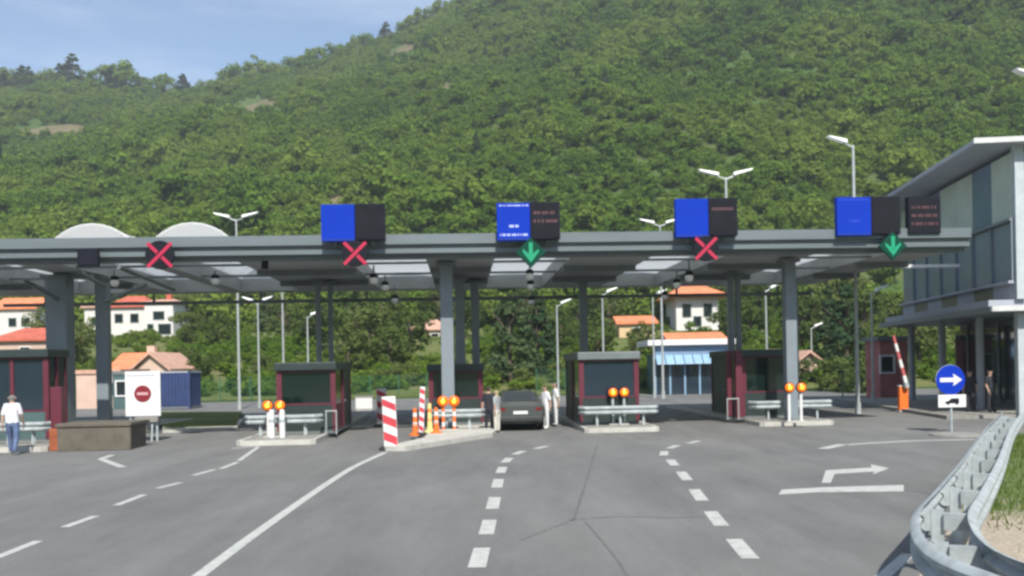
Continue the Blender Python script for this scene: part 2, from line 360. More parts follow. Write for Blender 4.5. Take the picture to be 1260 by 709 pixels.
# ------------------------------------------------------------------ verge on the right of the guard rail
RAILPX = [(1262, 722), (1225, 707), (1176, 689), (1146, 671), (1132, 650), (1134, 627), (1158, 600), (1190, 562), (1214, 528), (1228, 514)]
RH = .76
rail = [G(px, py, RH) for px, py in RAILPX]
rail = [Vector((p.x, p.y, 0)) for p in rail]
rail = [rail[0] + (rail[0] - rail[1]).normalized() * 2.5] + rail
rail.append(rail[-1] + (rail[-1] - rail[-2]).normalized() * 3)
railS = smooth_path(rail, 8)
def verge():
    b = MB(); n = 12; k = len(railS)
    for i, p in enumerate(railS):
        d = (railS[min(i + 1, k - 1)] - railS[max(i - 1, 0)]).normalized()
        q0 = p + Vector((d.y, -d.x, 0)) * -.05
        far = Vector((40, min(p.y, 33) + .1 * i, 0))
        for j in range(n):
            t = (j / (n - 1)) ** 2; q = q0.lerp(far, t)
            z = .012 + (.05 * math.sin(q.x * 2.1 + q.y * 1.3) + .05) * min(1, t * 12)
            b.v.append((q.x, q.y, z))
    b.f = [(i * n + j, (i + 1) * n + j, (i + 1) * n + j + 1, i * n + j + 1) for i in range(k - 1) for j in range(n - 1)]
    M = bpy.data.materials.new('verge_soil'); M.use_nodes = True; nn = M.node_tree; bs = nn.nodes['Principled BSDF']; l = nn.links.new
    t = nn.nodes.new('ShaderNodeTexCoord'); s = nn.nodes.new('ShaderNodeSeparateXYZ'); l(t.outputs['Object'], s.inputs[0])
    z = nn.nodes.new('ShaderNodeTexNoise'); z.inputs['Scale'].default_value = 1.2; z.inputs['Detail'].default_value = 8; l(t.outputs['Object'], z.inputs['Vector'])
    a = nn.nodes.new('ShaderNodeMath'); a.operation = 'MULTIPLY_ADD'; a.inputs[1].default_value = 6; l(z.outputs['Fac'], a.inputs[0]); l(s.outputs['Y'], a.inputs[2])
    mr = nn.nodes.new('ShaderNodeMapRange'); mr.inputs['From Min'].default_value = 16.6; mr.inputs['From Max'].default_value = 18.0; l(a.outputs[0], mr.inputs['Value'])
    z2 = nn.nodes.new('ShaderNodeTexNoise'); z2.inputs['Scale'].default_value = 18; z2.inputs['Detail'].default_value = 8; l(t.outputs['Object'], z2.inputs['Vector'])
    r1 = nn.nodes.new('ShaderNodeValToRGB'); r1.color_ramp.elements[0].position = .3; r1.color_ramp.elements[0].color = (.22, .18, .13, 1); r1.color_ramp.elements[1].position = .7; r1.color_ramp.elements[1].color = (.44, .38, .30, 1)
    r2 = nn.nodes.new('ShaderNodeValToRGB'); r2.color_ramp.elements[0].position = .3; r2.color_ramp.elements[0].color = (.05, .09, .02, 1); r2.color_ramp.elements[1].position = .7; r2.color_ramp.elements[1].color = (.14, .17, .05, 1)
    l(z2.outputs['Fac'], r1.inputs[0]); l(z2.outputs['Fac'], r2.inputs[0]); mi = nn.nodes.new('ShaderNodeMixRGB'); l(mr.outputs[0], mi.inputs['Fac']); l(r1.outputs[0], mi.inputs['Color1']); l(r2.outputs[0], mi.inputs['Color2'])
    l(mi.outputs[0], bs.inputs['Base Color']); bs.inputs['Roughness'].default_value = .95
    o = b.build('verge', M, smooth=True, recalc=False); tag(o, kind='structure')
    # grass blades standing on it
    g = MB(); rnd = random.Random(5)
    for _ in range(9000):
        p = railS[rnd.randrange(24, k)]; x = p.x + .35 + rnd.random() ** 1.5 * 4.0; y = p.y + rnd.uniform(-.3, .3)
        if y < 13.6 + rnd.gauss(0, .8): continue
        if x / y > .62: continue
        h = rnd.uniform(.08, .26); a = rnd.random() * 6.28; wd = rnd.uniform(.006, .014); lx, ly = rnd.gauss(0, .07), rnd.gauss(0, .07)
        c, s_ = math.cos(a) * wd, math.sin(a) * wd
        g.add([(x - c, y - s_, .02), (x + c, y + s_, .02), (x + lx, y + ly, h)], [(0, 1, 2)])
    tag(g.build('verge_grass', M_BLADE, recalc=False), 'green roadside grass behind the guard rail', 'grass', kind='stuff')
    g = MB()
    for _ in range(1400):
        p = railS[rnd.randrange(6, 40)]; x = p.x + .15 + rnd.random() * 3.5; y = p.y + rnd.uniform(-1.5, .5); r = rnd.uniform(.008, .03)
        if x < p.x + .1: continue
        vs = [(x + r * rnd.uniform(.6, 1.3) * dx, y + r * rnd.uniform(.6, 1.3) * dy, .02 + r * dz * .7) for dx, dy, dz in ((1, 0, 0), (-1, 0, 0), (0, 1, 0), (0, -1, 0), (0, 0, 1), (0, 0, -.6))]
        g.add(vs, [(0, 2, 4), (2, 1, 4), (1, 3, 4), (3, 0, 4), (2, 0, 5), (1, 2, 5), (3, 1, 5), (0, 3, 5)])
    tag(g.build('verge_gravel', M_GRAVEL, recalc=False), 'pale loose stones on the bare verge', 'gravel', kind='stuff')
verge()

# ------------------------------------------------------------------ guard rails
WPROF = [(0., -.155), (.035, -.150), (.083, -.105), (.083, -.06), (.02, -.015), (.02, .015), (.083, .06), (.083, .105), (.035, .150), (0., .155)]
M_RAIL = mat('rail_zinc', (.34, .375, .38), .6, .15, .25, 4)
def wbeam(b, path, h, side=1):
    k = len(path); n = len(WPROF); base = len(b.v)
    for off in (0, -.006):
        for i, p in enumerate(path):
            d = (path[min(i + 1, k - 1)] - path[max(i - 1, 0)]).normalized(); nv = Vector((-d.y, d.x, 0)) * side
            for a, z in WPROF: b.v.append(tuple(Vector(p) + nv * (a + off) + Vector((0, 0, h - .155 + z))))
    for s0 in (0, k * n):
        for i in range(k - 1):
            for j in range(n - 1):
                q = base + s0 + i * n + j; b.f.append((q, q + 1, q + n + 1, q + n))
    for i in (0, k - 1):
        for j in range(n - 1):
            q = base + i * n + j; b.f.append((q, q + 1, q + 1 + k * n, q + k * n))
def guard_rail(name, label, path, h, posts, side=1, group=None, z0=0.):
    t = thing(name, label, 'guard rail', (0, 0, z0), 0, group)
    b = MB(); wbeam(b, path, h, side); b.build('rail_beam', M_RAIL, t, smooth=True)
    for (p, d) in posts:
        nv = Vector((-d.y, d.x, 0)) * side; rz = math.atan2(d.y, d.x)
        q = p - nv * .14
        pb = MB()
        pb.box((q.x, q.y, (h - .02) / 2 - .05), (.010, .12, h + .06), rz); pb.box((q.x + d.x * .035, q.y + d.y * .035, (h - .02) / 2 - .05), (.06, .008, h + .06), rz)
        q2 = q + nv * .064
        pb.box((q2.x, q2.y, (h - .02) / 2 - .05), (.06, .008, h + .06), rz)
        po = pb.build('post', M_GALV, t)
        q3 = p - nv * .035
        MB().box((q3.x, q3.y, h - .155), (.10, .068, .22), rz).build('spacer', M_GALV, po)
    return t
acc = 0; posts = []; nxt = .4
for i in range(len(railS) - 1):
    d = railS[i + 1] - railS[i]; l0 = d.length
    if l0 < 1e-6: continue
    while nxt <= acc + l0:
        posts.append((railS[i] + d * ((nxt - acc) / l0), d.normalized())); nxt += 2.0
    acc += l0
gr = guard_rail('guard_rail', 'long curved galvanised double-sided guard rail along the right edge of the road', railS, RH, posts, 1)
back = []
for i, p in enumerate(railS):
    d = (railS[min(i + 1, len(railS) - 1)] - railS[max(i - 1, 0)]).normalized(); back.append(p + Vector((d.y, -d.x, 0)) * .46)
b = MB(); wbeam(b, back, RH, -1); b.build('rail_beam', M_RAIL, gr, smooth=True)
for p, d in posts:
    q = p + Vector((d.y, -d.x, 0)) * .33; MB().box((q.x, q.y, RH - .155), (.10, .26, .18), math.atan2(d.y, d.x)).build('spacer', M_RAIL, gr)

# ------------------------------------------------------------------ canopy frame of reference
TH = R(3); CO = Vector((0, 32, 0)); e1 = Vector((math.cos(TH), math.sin(TH), 0)); e2 = Vector((-math.sin(TH), math.cos(TH), 0))
def loc(p): d = Vector(p) - CO; return Vector((d.dot(e1), d.dot(e2), d.z))
def glob(x, y, z=0): return CO + e1 * x + e2 * y + Vector((0, 0, z))

# ------------------------------------------------------------------ traffic islands
def island(x0, x1, y0, y1, nose=0., h=.16):
    t = bpy.data.objects.new('traffic_island', None); COL.objects.link(t); t.location = CO; t.rotation_euler = (0, 0, TH); tag(t, kind='structure')
    n = 8; poly = []
    r = (x1 - x0) / 2; cx = (x0 + x1) / 2
    if nose: poly += [(cx + r * math.cos(math.pi + math.pi * k / n), y0 + nose + nose * math.sin(math.pi + math.pi * k / n)) for k in range(n + 1)]
    else: poly += [(x0, y0 + .15), (x0 + .15, y0), (x1 - .15, y0), (x1, y0 + .15)]
    poly += [(x1, y1), (x0, y1)]
    MB().prism([(x, y, 0) for x, y in poly], (0, 0, h)).build('kerb', M_CONC, t)
    sc = lambda x, y: (cx + (x - cx) * (1 - .30 / (x1 - x0)), y0 + .15 + (y - y0) * (1 - .3 / (y1 - y0)))
    MB().prism([(*sc(x, y), h - .05) for x, y in poly], (0, 0, .065)).build('paving', M_PAVE, t)
    return t
def isl(pxa, pxb, py, dep, nose=0., h=.16):
    a = loc(G(pxa, py)); b = loc(G(pxb, py)); y0 = min(a.y, b.y)
    island(a.x, b.x, y0, y0 + dep, nose, h); return (a.x + b.x) / 2, y0
IA = isl(-45, 56, 556, 16); IB = isl(296, 388, 547, 17); ID = isl(716, 812, 531, 16); IE = isl(926, 1028, 523, 16)
# middle island with the pointed front
pc = [loc(G(*q)) for q in [(474, 555), (500, 555), (606, 538), (612, 532)]]
t = bpy.data.objects.new('traffic_island', None); COL.objects.link(t); t.location = CO; t.rotation_euler = (0, 0, TH); tag(t, kind='structure')
poly = [(pc[0].x, pc[0].y, 0), (pc[1].x, pc[1].y - .1, 0), (pc[2].x, pc[2].y, 0), (pc[3].x, pc[3].y, 0), (pc[3].x + .1, pc[3].y + 14, 0), (pc[0].x + 1.6, pc[3].y + 14, 0), (pc[0].x + 1.0, pc[0].y + 3, 0)]
MB().prism(poly, (0, 0, .14)).build('kerb', M_CONC, t)
cx = sum(p[0] for p in poly) / 7; cy = sum(p[1] for p in poly) / 7
MB().prism([(cx + (p[0] - cx) * .9, cy + (p[1] - cy) * .965, .1) for p in poly], (0, 0, .05)).build('paving', M_CONC, t)

# ------------------------------------------------------------------ canopy
can = thing('border_canopy', 'long grey metal canopy roof spanning all lanes on steel columns', 'canopy', CO, TH)
XL, XR, DEP = -24.0, 16.2, 15.0
ZB, ZT = 6.22, 6.93
b = MB()
b.box(((XL + XR) / 2, .05, ZT - .17), (XR - XL, .30, .34)).build('fascia_band', M_FASC, can)
MB().box(((XL + XR) / 2, .16, ZT - .39), (XR - XL, .30, .12)).build('fascia_groove', M_STEEL_D, can)
MB().prism([(XL, .02, 6.46), (XL, .02, 6.30), (XL, .3, 6.26), (XL, .3, 6.475)], (XR - XL, 0, 0)).build('fascia_drip', M_FASC, can)
MB().box(((XL + XR) / 2, .55, 6.26), (XR - XL, .5, .20)).build('edge_beam', M_STEEL_D, can)
# vaulted skylights over the lanes
VX = [(-18.6, .9, .12), (-14.35, .9, .66), (-10.95, .9, .66), (-4.3, .9, .13), (.9, .9, .10), (6.6, .9, .10), (12.6, .9, .10)]
VW = 2.75
edges = [XL] + [q for v, _, _ in VX for q in (v - VW / 2, v + VW / 2)] + [XR]
for i in range(0, len(edges), 2):
    a, c = edges[i], edges[i + 1]
    MB().box(((a + c) / 2, .85 + (DEP - .85) / 2, 6.56), (c - a, DEP - .85, .60)).build('roof_slab', M_CEIL, can)
    for yy in (4.6, 9.2):
        if c - a > 1.2: MB().box(((a + c) / 2, yy, 6.15), (c - a - .1, .3, .22)).build('cross_beam', M_STEEL_D, can)
for v, y0, rise in VX:
    MB().box((v, .85 + (y0 - .85) / 2 , 6.56), (VW - .004, max(.05, y0 - .85), .598)).build('roof_slab', M_CEIL, can) if y0 > 1.2 else None
    MB().box((v, DEP - .5, 6.56), (VW - .004, 1.0, .598)).build('roof_slab', M_CEIL, can)
    n = 12; o = MB()
    for rr, dz in ((1.0, 0), (.985, -.03)):
        for yy in (y0, DEP - 1.0):
            for k in range(n + 1):
                t_ = math.pi * k / n; o.v.append((v - VW / 2 * rr * math.cos(t_), yy, 6.86 + dz + rise * math.sin(t_) ** 1.7))
    m_ = n + 1
    for s0 in (0, 2 * m_):
        for k in range(n): o.f.append((s0 + k, s0 + k + 1, s0 + m_ + k + 1, s0 + m_ + k))
    for q in (0, m_): o.f.append(tuple(range(q, q + m_)))
    sk = o.build('skylight_vault', M_OPAL, can, smooth=True, recalc=False)
    for yy in np.arange(y0 + .02, DEP - 1, 3.0):
        r_ = MB().path([(v - VW / 2 * 1.01 * math.cos(math.pi * k / n), yy, 6.86 + (rise + .02) * math.sin(math.pi * k / n) ** 1.7) for k in range(n + 1)], .03, 6)
        r_.build('vault_rib', M_WHITE, sk)
    for yy in (3.0, 7.0): MB().tube((v - VW / 2, yy, 6.3), (v + VW / 2, yy, 6.3), .05).build('tie_rod', M_STEEL_D, can)
# columns: (px, depth of the column, width m, material)
def column(px, Y, wd, mt=M_STEEL, base=.0):
    p = loc(W(px, 450, Y)); b = MB()
    b.box((p.x, p.y, 3.1 + base / 2), (wd, wd, 6.2 - base), 0, .03)
    c = b.build('column', mt, can)
    MB().box((p.x, p.y, .18 + base), (wd + .22, wd + .22, .04)).build('base_plate', M_STEEL_D, c)
    MB().box((p.x, p.y, 6.12), (wd + .25, wd + .25, .12)).build('capital', M_STEEL_D, c)
column(551, 34.1, .46); column(972.5, 35.0, .42); column(75, 35.8, .78, M_STEEL); column(128, 36.8, .46, M_STEEL)
MB().box(((XL + XR) / 2, DEP - .1, 5.80), (XR - XL, .14, .16)).build('rear_beam', M_STEEL_D, can)
for q in np.arange(XL + 2, XR, 5.2): MB().box((q, DEP - .1, 6.05), (.1, .1, .36)).build('rear_hanger', M_STEEL_D, can)
a = loc(W(1103, 329.5, 40)); c = loc(W(1180, 326, 40))
MB().box(((a.x + c.x) / 2, (a.y + c.y) / 2, (a.z + c.z) / 2), (c.x - a.x, .3, .12)).build('link_gutter', M_WHITE, can)
column(586, 41, .34); column(393, 40, .22); column(408, 40.4, .20); column(719, 42, .34); column(901, 40, .22); column(909.5, 40.3, .22)
column(567, 39.5, .40); column(978, 43, .3)
# braces on the left
for a, c in [((146, 329, 32.6), (215, 357, 40)), ((30, 345, 33.5), (78, 372, 35.8)), ((128, 352, 35.5), (98, 335, 33)), ((128, 372, 35.5), (180, 350, 37))]:
    MB().tube(loc(W(*a)), loc(W(*c)), .075, .075, 8).build('brace', M_STEEL_D, can)
for px, Y in ((109, 31.9),):
    pass
MB().tube(loc(W(326, 312, 32.2)), loc(W(326, 331, 32.2)), .12, .12, 8).build('drain_outlet', M_BLACK, can)

# small dark display at the left of the fascia
p = W(109, 317, 31.0)
t = thing('lane_display', 'small black display box hung on the canopy edge near the left red cross', 'display', (p.x, p.y, p.z), TH)
MB().box((0, 0, 0), (.68, .18, .60), 0, .03).build('housing', M_BLACK, t); MB().box((0, -.095, 0), (.56, .012, .48)).build('screen', M_DISP, t); MB().box((0, .14, .1), (.2, .2, .1)).build('bracket', M_STEEL_D, t)

# overhead signs
def ovsign(xb0, xm, xb1, y0, y1, Y, label, text=False, disp=None, only_dark=False):
    a = W(xb0, (y0 + y1) / 2, Y); c = W(xb1, (y0 + y1) / 2, Y); mid = W(xm, (y0 + y1) / 2, Y); h = (y1 - y0) * Y / F
    t = thing('overhead_sign', label, 'sign', ((a.x + c.x) / 2, Y, (a.z + c.z) / 2), TH, 'sign boxes above the canopy edge')
    x0, x1, xx = a.x - t.location.x, c.x - t.location.x, mid.x - t.location.x
    if not only_dark:
        pn = MB().box(((x0 + xx) / 2, -.03, -.01), (xx - x0 - .012, .22, h), 0, .012).build('blue_panel', M_BLUE, t)
        MB().box(((x0 + xx) / 2, -.142, -h / 2 + .035), (xx - x0 - .06, .008, .02)).build('panel_trim', M_NAVY, pn)
        if text:
            cx = (x0 + xx) / 2; wd = xx - x0
            rnd = random.Random(text)
            for zz, ww, th_ in ((.42 * h, .84, .05), (-.36 * h, .80, .085), (-.13 * h, .26, .10)):
                if text == 2 and zz < -.2 * h: continue
                lt = MB(); xq = cx - wd * ww / 2
                while xq < cx + wd * ww / 2:
                    g = rnd.uniform(.03, .055); lt.box((xq + g / 2, -.1435, zz), (g, .006, th_ * rnd.uniform(.7, 1)))
                    xq += g + rnd.choice((.014, .014, .014, .05))
                lt.build('lettering', M_SIGNTXT if text == 1 else MATS['sign_blue_pale'], pn)
    else: xx = x0
    ds = MB().box(((xx + x1) / 2, 0, .02), (x1 - xx - .012, .26, h - .02), 0, .012).build('display_panel', M_DISP, t)
    MB().box(((xx + x1) / 2, -.134, .02), (x1 - xx - .12, .01, h - .14)).build('matrix_screen', M_BLACK, ds)
    if disp:
        rnd = random.Random(disp)
        for q in range(disp):
            zz = h * (.22 - .22 * q); lt = MB(); xq = xx + .12
            while xq < x1 - .16:
                g = rnd.uniform(.04, .07); lt.box((xq + g / 2, -.1425, zz), (g, .006, .10)); xq += g + rnd.choice((.02, .02, .07))
            lt.build('display_text', M_DTXT, ds)
    for q in (-.6, .6):
        MB().box((q * (x1 - x0) / 2, .19, -h * .2), (.08, .24, h * .8)).build('mounting_bracket', M_STEEL_D, t)
    return t
mat('sign_blue_pale', lin(36, 66, 185), .45, 0, .1, 3)
ovsign(396, 437, 474, 252, 297, 31.3, 'plain blue and black sign box above the middle red cross')
ovsign(611, 652, 689, 250, 296, 31.7, 'blue and black sign box with pale lettering above the middle green arrow', 1, 2)
ovsign(829.5, 870.5, 907, 245, 292, 32.1, 'plain blue and black sign box above the right-hand red cross', disp=1)
ovsign(1027, 1070, 1107, 243, 290, 32.5, 'blue and black sign box above the right-hand green arrow', 2)
ovsign(1115, 1115, 1156, 243, 289, 32.7, 'all black sign box nearest the grey building', 0, 3, True)

# lane signals
def signal(px, py, Y, kind, label, rad=.46):
    p = W(px, py, Y); t = thing('lane_signal', label, 'lane signal', (p.x, p.y, p.z), TH, 'lane signals on the canopy edge')
    bk = MB(); bk.lathe((0, 0, 0), [(rad * .97, .06), (rad, .03), (rad, -.04), (rad * .96, -.05)], 4 if kind == 'g' else 20, 'Y')
    bk.build('housing', M_BLACK if kind == 'r' else M_GREEND, t)
    for a in ((.0,) if kind == 'g' else (.0,)):
        MB().box((0, .16, .1), (.12, .24, .12)).build('bracket', M_STEEL_D, t)
    def bar(x0, z0, x1, z1, wd, mt, nm):
        d = Vector((x1 - x0, 0, z1 - z0)); n_ = Vector((-d.z, 0, d.x)).normalized() * wd / 2; a = Vector((x0, -.066, z0)); c = Vector((x1, -.066, z1))
        MB().prism([a + n_, a - n_, c - n_, c + n_], (0, .012, 0)).build(nm, mt, t)
    if kind == 'r':
        q = rad * .82
        bar(-q, -q, q, q, .11, M_RED, 'cross_bar')
        bar(-q, q, -.07, .07, .11, M_RED, 'cross_bar'); bar(.07, -.07, q, -q, .11, M_RED, 'cross_bar')
    else:
        bar(0, .34, 0, -.12, .13, M_GREEN, 'arrow_shaft')
        v = [(-.27, -.066, .02), (0, -.066, -.34), (.27, -.066, .02), (.27, -.066, .12), (0, -.066, -.10), (-.27, -.066, .12)]
        MB().prism([v[0], v[1], v[4], v[5]], (0, .012, 0)).build('arrow_head', M_GREEN, t)
        MB().prism([v[1], v[2], v[3], v[4]], (0, .012, 0)).build('arrow_head', M_GREEN, t)
signal(197, 314, 31.0, 'r', 'red cross lane signal at far left, no sign box above it', .48)
signal(437, 312, 31.2, 'r', 'red cross lane signal under the left blue and black sign box', .44)
signal(868.5, 306, 32.0, 'r', 'red cross lane signal under the third blue and black sign box', .44)
signal(653, 311, 31.6, 'g', 'green arrow lane signal below the sign box with pale lettering', .52)
signal(1098, 303, 32.4, 'g', 'green arrow lane signal at far right next to the building', .50)

# lamps hanging in the canopy
def canlamp(px, py, Y, label):
    p = W(px, py, Y); t = thing('canopy_lamp', label, 'lamp', (p.x, p.y, p.z), TH, 'white lamps under the canopy')
    MB().tube((0, 0, .16), (0, 0, max(.3, 6.26 - p.z)), .035, .035, 6).build('hanging_rod', M_STEEL_D, t)
    MB().lathe((0, 0, .1), [(.12, .12), (.16, .0), (.14, -.04)], 12).build('collar', M_BLACK, t)
    MB().lathe((0, 0, -.02), [(.06, -.16), (.13, -.12), (.165, -.02), (.15, .07), (.1, .10)], 14).build('shade', M_LAMPH, t, smooth=True)
for i, (px, py, Y) in enumerate([(141, 347, 35), (265, 345, 36), (460, 344, 35), (474, 353, 39), (486, 369, 44), (652, 339, 35), (653, 352, 39), (654, 371, 44), (848, 341, 35), (833, 350, 39), (818, 365, 44)]):
    canlamp(px, py, Y, ['leftmost white lamp hanging under the canopy', 'white lamp under the canopy between far-left and middle red crosses', 'front white lamp of three below the middle red cross', 'second white lamp of three below the middle red cross', 'rearmost white lamp of three below the middle red cross',
        'front white lamp below the middle green arrow', 'second white lamp below the middle green arrow', 'rearmost white lamp below the middle green arrow', 'front white lamp below the right-hand red cross', 'second white lamp below the right-hand red cross', 'rearmost white lamp below the right-hand red cross'][i])

# ------------------------------------------------------------------ booths
def booth(px0, px1, ytop, Y, dep, label, style, h0=.16):
    a = W(px0, 450, Y); c = W(px1, 450, Y); top = W((px0 + px1) / 2, ytop, Y).z; wd = c.x - a.x; H = top - h0
    t = thing('control_booth', label, 'booth', ((a.x + c.x) / 2, Y, h0), TH, 'booths under the canopy')
    hw = wd / 2
    MB().box((0, dep / 2, .05), (wd - .06, dep - .06, .10)).build('plinth', M_STEEL_D, t)
    MB().box((0, dep / 2, H - .14), (wd + .10, dep + .25, .28), 0, .03).build('roof', M_BOOTH if style != 'D' else M_STEEL_D, t)
    lo = .10; hi = H - .28; sill = 1.0
    fm = M_MAROON
    for sx in (-1, 1):
        for yy in (0.06, dep * .5, dep - .06):
            MB().box((sx * (hw - .06), yy, (lo + hi) / 2), (.12, .12, hi - lo)).build('post', fm, t)
    MB().box((0, .05, (lo + sill) / 2), (wd - .24, .06, sill - lo)).build('front_panel', M_BOOTH if style != 'A' else M_TEAL, t)
    MB().box((0, dep - .05, (lo + sill) / 2), (wd - .24, .06, sill - lo)).build('rear_panel', M_BOOTH, t)
    gm = {'A': M_GLASS_B, 'B': M_GLASS_G, 'D': M_GLASS_B, 'E': M_GLASS_G}[style]
    nw = 2 if style in 'A' else 1
    for k in range(nw):
        x0 = -hw + .12 + k * (wd - .24) / nw; x1 = x0 + (wd - .24) / nw
        f = MB()
        for xx in (x0 + .03, x1 - .03): f.box((xx, .045, (sill + hi) / 2), (.06, .07, hi - sill))
        f.box(((x0 + x1) / 2, .045, sill + .03), (x1 - x0 - .12, .07, .06)); f.box(((x0 + x1) / 2, .045, hi - .03), (x1 - x0 - .12, .07, .06))
        fo = f.build('front_window', M_MAROON, t)
        MB().box(((x0 + x1) / 2, .06, (sill + hi) / 2), (x1 - x0 - .12, .012, hi - sill - .12)).build('pane', gm, fo)
    for sx in (-1, 1):
        MB().box((sx * (hw - .06), dep * .25, (lo + sill) / 2), (.06, dep * .5 - .18, sill - lo)).build('side_panel', M_MAROON if style == 'B' else M_BOOTH, t)
        MB().box((sx * (hw - .06), dep * .25, (sill + hi) / 2), (.014, dep * .5 - .18, hi - sill)).build('side_pane', gm, t)
        d = MB().box((sx * (hw - .06), dep * .75, (lo + hi) / 2), (.06, dep * .5 - .18, hi - lo)).build('door', M_BOOTH, t)
        MB().box((sx * (hw - .02), dep * .60, 1.05), (.05, .14, .03)).build('handle', M_GALV, d)
    MB().box((0, dep - .05, (sill + hi) / 2), (wd - .24, .014, hi - sill)).build('rear_pane', gm, t)
    # desk and chair back seen as dark inside
    MB().box((0, dep * .35, .95), (wd - .4, .5, .05)).build('desk', M_STEEL_D, t)
    return t
booth(-30, 58, 430, 31.2, 1.5, 'maroon-framed booth with teal panels behind the man in white', 'A')
booth(340, 412, 446, 32.6, 4.5, 'dark green glazed booth with maroon right corner at the left island', 'B')
booth(527, 594, 448, 36.0, 4.5, 'dark green booth half hidden behind the front grey column', 'B')
booth(712, 786, 433, 34.2, 4.5, 'dark booth with large blue reflecting front window right of the car', 'D')
booth(912, 974, 430, 36.6, 4.5, 'dark green booth beside the right-hand grey column', 'E')
# maroon gate posts and hoops left of the right booth
def hoop(px0, px1, ytop, ybot, Y, label, mt=M_LAMPP, th=.022, g='tubular hoop barriers'):
    a = W(px0, 450, Y); c = W(px1, 450, Y); zt = W(px0, ytop, Y).z; z0 = .15
    t = thing('hoop_barrier', label, 'barrier', (a.x, Y, z0), TH, g); wd = c.x - a.x; h = zt - z0
    MB().tube((0, 0, 0), (0, 0, h), th).build('upright', mt, t); MB().tube((wd, 0, 0), (wd, 0, h), th).build('upright', mt, t); MB().tube((-th, 0, h), (wd + th, 0, h), th).build('top_rail', mt, t)
hoop(400, 412.5, 506, 540, 32.1, 'steel hoop in front of the maroon corner of the left booth')
hoop(894, 908, 491, 522, 36.0, 'steel hoop left of the right-hand green booth')
def mpost(px, ytop, Y, wd, label):
    p = W(px, 450, Y); h = W(px, ytop, Y).z
    t = thing('maroon_post', label, 'post', (p.x, Y, 0.15), TH, 'maroon posts by the right booth')
    MB().box((0, 0, h / 2 - .07), (wd, wd, h - .14), 0, .02).build('shaft', M_MAROON, t); MB().box((0, 0, .03), (wd + .12, wd + .12, .06)).build('foot', M_STEEL_D, t)
mpost(897, 432, 36.8, .22, 'left one of two dark maroon posts beside the right booth')
mpost(908, 432, 36.4, .26, 'right one of two dark maroon posts beside the right booth')

# ------------------------------------------------------------------ island guard rails, lamps
def island_rail(px0, px1, py, Y, label, h=.72, z0=.16):
    a = W(px0, 450, Y); c = W(px1, 450, Y)
    pth = [Vector((a.x, Y, 0)), Vector((c.x, Y + (c.x - a.x) * math.tan(TH), 0))]
    d = (pth[1] - pth[0]); ln = d.length; d.normalize(); nv = Vector((d.y, -d.x, 0))
    pth = [pth[0] - nv * .5 - d * .12, pth[0] - nv * .2 - d * .08] + [pth[0], pth[0] + d * ln * .5, pth[1]] + [pth[1] - nv * .2 + d * .08, pth[1] - nv * .5 + d * .12]
    n = max(2, round(ln / .9)); ps = [(pth[2] + d * (ln * (k + .5) / n), d) for k in range(n)]
    guard_rail('island_guard_rail', label, pth, h, ps, -1, 'short guard rails at island fronts', z0)
island_rail(-40, 50, 540, 30.0, 'short guard rail in front of the leftmost booth, behind the walking man')
island_rail(304, 386, 530, 31.6, 'short guard rail in front of the left green booth')
island_rail(534, 590, 520, 33.4, 'short guard rail in front of the middle booth beside the dark car')
island_rail(719, 806, 515, 33.6, 'short guard rail in front of the booth with the blue window')
island_rail(930, 1022, 508, 35.4, 'short guard rail on the rightmost island below the grey column')

def amber(px0, px1, py, Y, label, striped=False, base=.16, pm=M_WHITE):
    a = W(px0, py, Y); c = W(px1, py, Y); cx = (a.x + c.x) / 2
    t = thing('warning_lamps', label, 'warning lamp', (cx, Y, base), TH, 'amber warning lamp pairs at island fronts')
    zz = (a.z + c.z) / 2 - base
    for sx, p in ((-1, a), (1, c)):
        x = p.x - cx; r = .165
        ho = MB().lathe((x, .02, zz), [(r + .015, -.06), (r + .03, -.03), (r + .02, .05), (r * .6, .12)], 18, 'Y').build('lamp_housing', M_BLACK if not striped else M_ORANGE, t)
        MB().lathe((x, -.02, zz), [(r * .3, -.09), (r * .8, -.07), (r, -.035), (r, .0)], 18, 'Y').build('lens', M_AMBER, ho, smooth=True)
        MB().lathe((x, -.1, zz), [(.01, -.02), (.07, -.012), (.085, .02)], 12, 'Y').build('reflector', M_AMBER2, ho, smooth=True)
        b = MB().tube((x, .06, 0), (x, .06, zz - r), .055, .055, 10); b.build('post', pm if not striped else M_ORANGE, t)
        if striped:
            for q in (.15, .5): MB().tube((x, .06, zz * q), (x, .06, zz * q + .16), .058, .058, 10).build('white_band', M_WHITE, t)
    MB().box((0, .06, .03), (abs(c.x - a.x) + .3, .3, .06)).build('foot', M_CONC, t)
amber(329.5, 344.5, 499, 31.0, 'amber lamp pair on white posts at the left island')
amber(545, 558.5, 494, 32.6, 'amber lamp pair on striped posts in front of the middle grey column', True)
amber(754, 768, 483, 34.0, 'amber lamp pair in front of the blue booth window', pm=M_GALV)
amber(971, 986, 477, 33.6, 'amber lamp pair at the foot of the right-hand grey column')
# white protective sleeves near left lamps
for i, px in enumerate((333, 346)):
    p = W(px, 450, 30.8); t = thing('white_bollard', ['left one of two white bollards under the left amber lamps', 'right one of two white bollards under the left amber lamps'][i], 'bollard', (p.x, p.y, .16), 0, 'white bollards at the left island')
    MB().tube((0, 0, 0), (0, 0, .88), .095, .085, 12).build('sleeve', M_WHITE, t); MB().lathe((0, 0, .88), [(.085, 0), (.07, .04), (.02, .06)], 12).build('cap', M_WHITE, t); MB().tube((0, 0, .52), (0, 0, .62), .094, .092, 12).build('reflective_band', M_GALV, t)

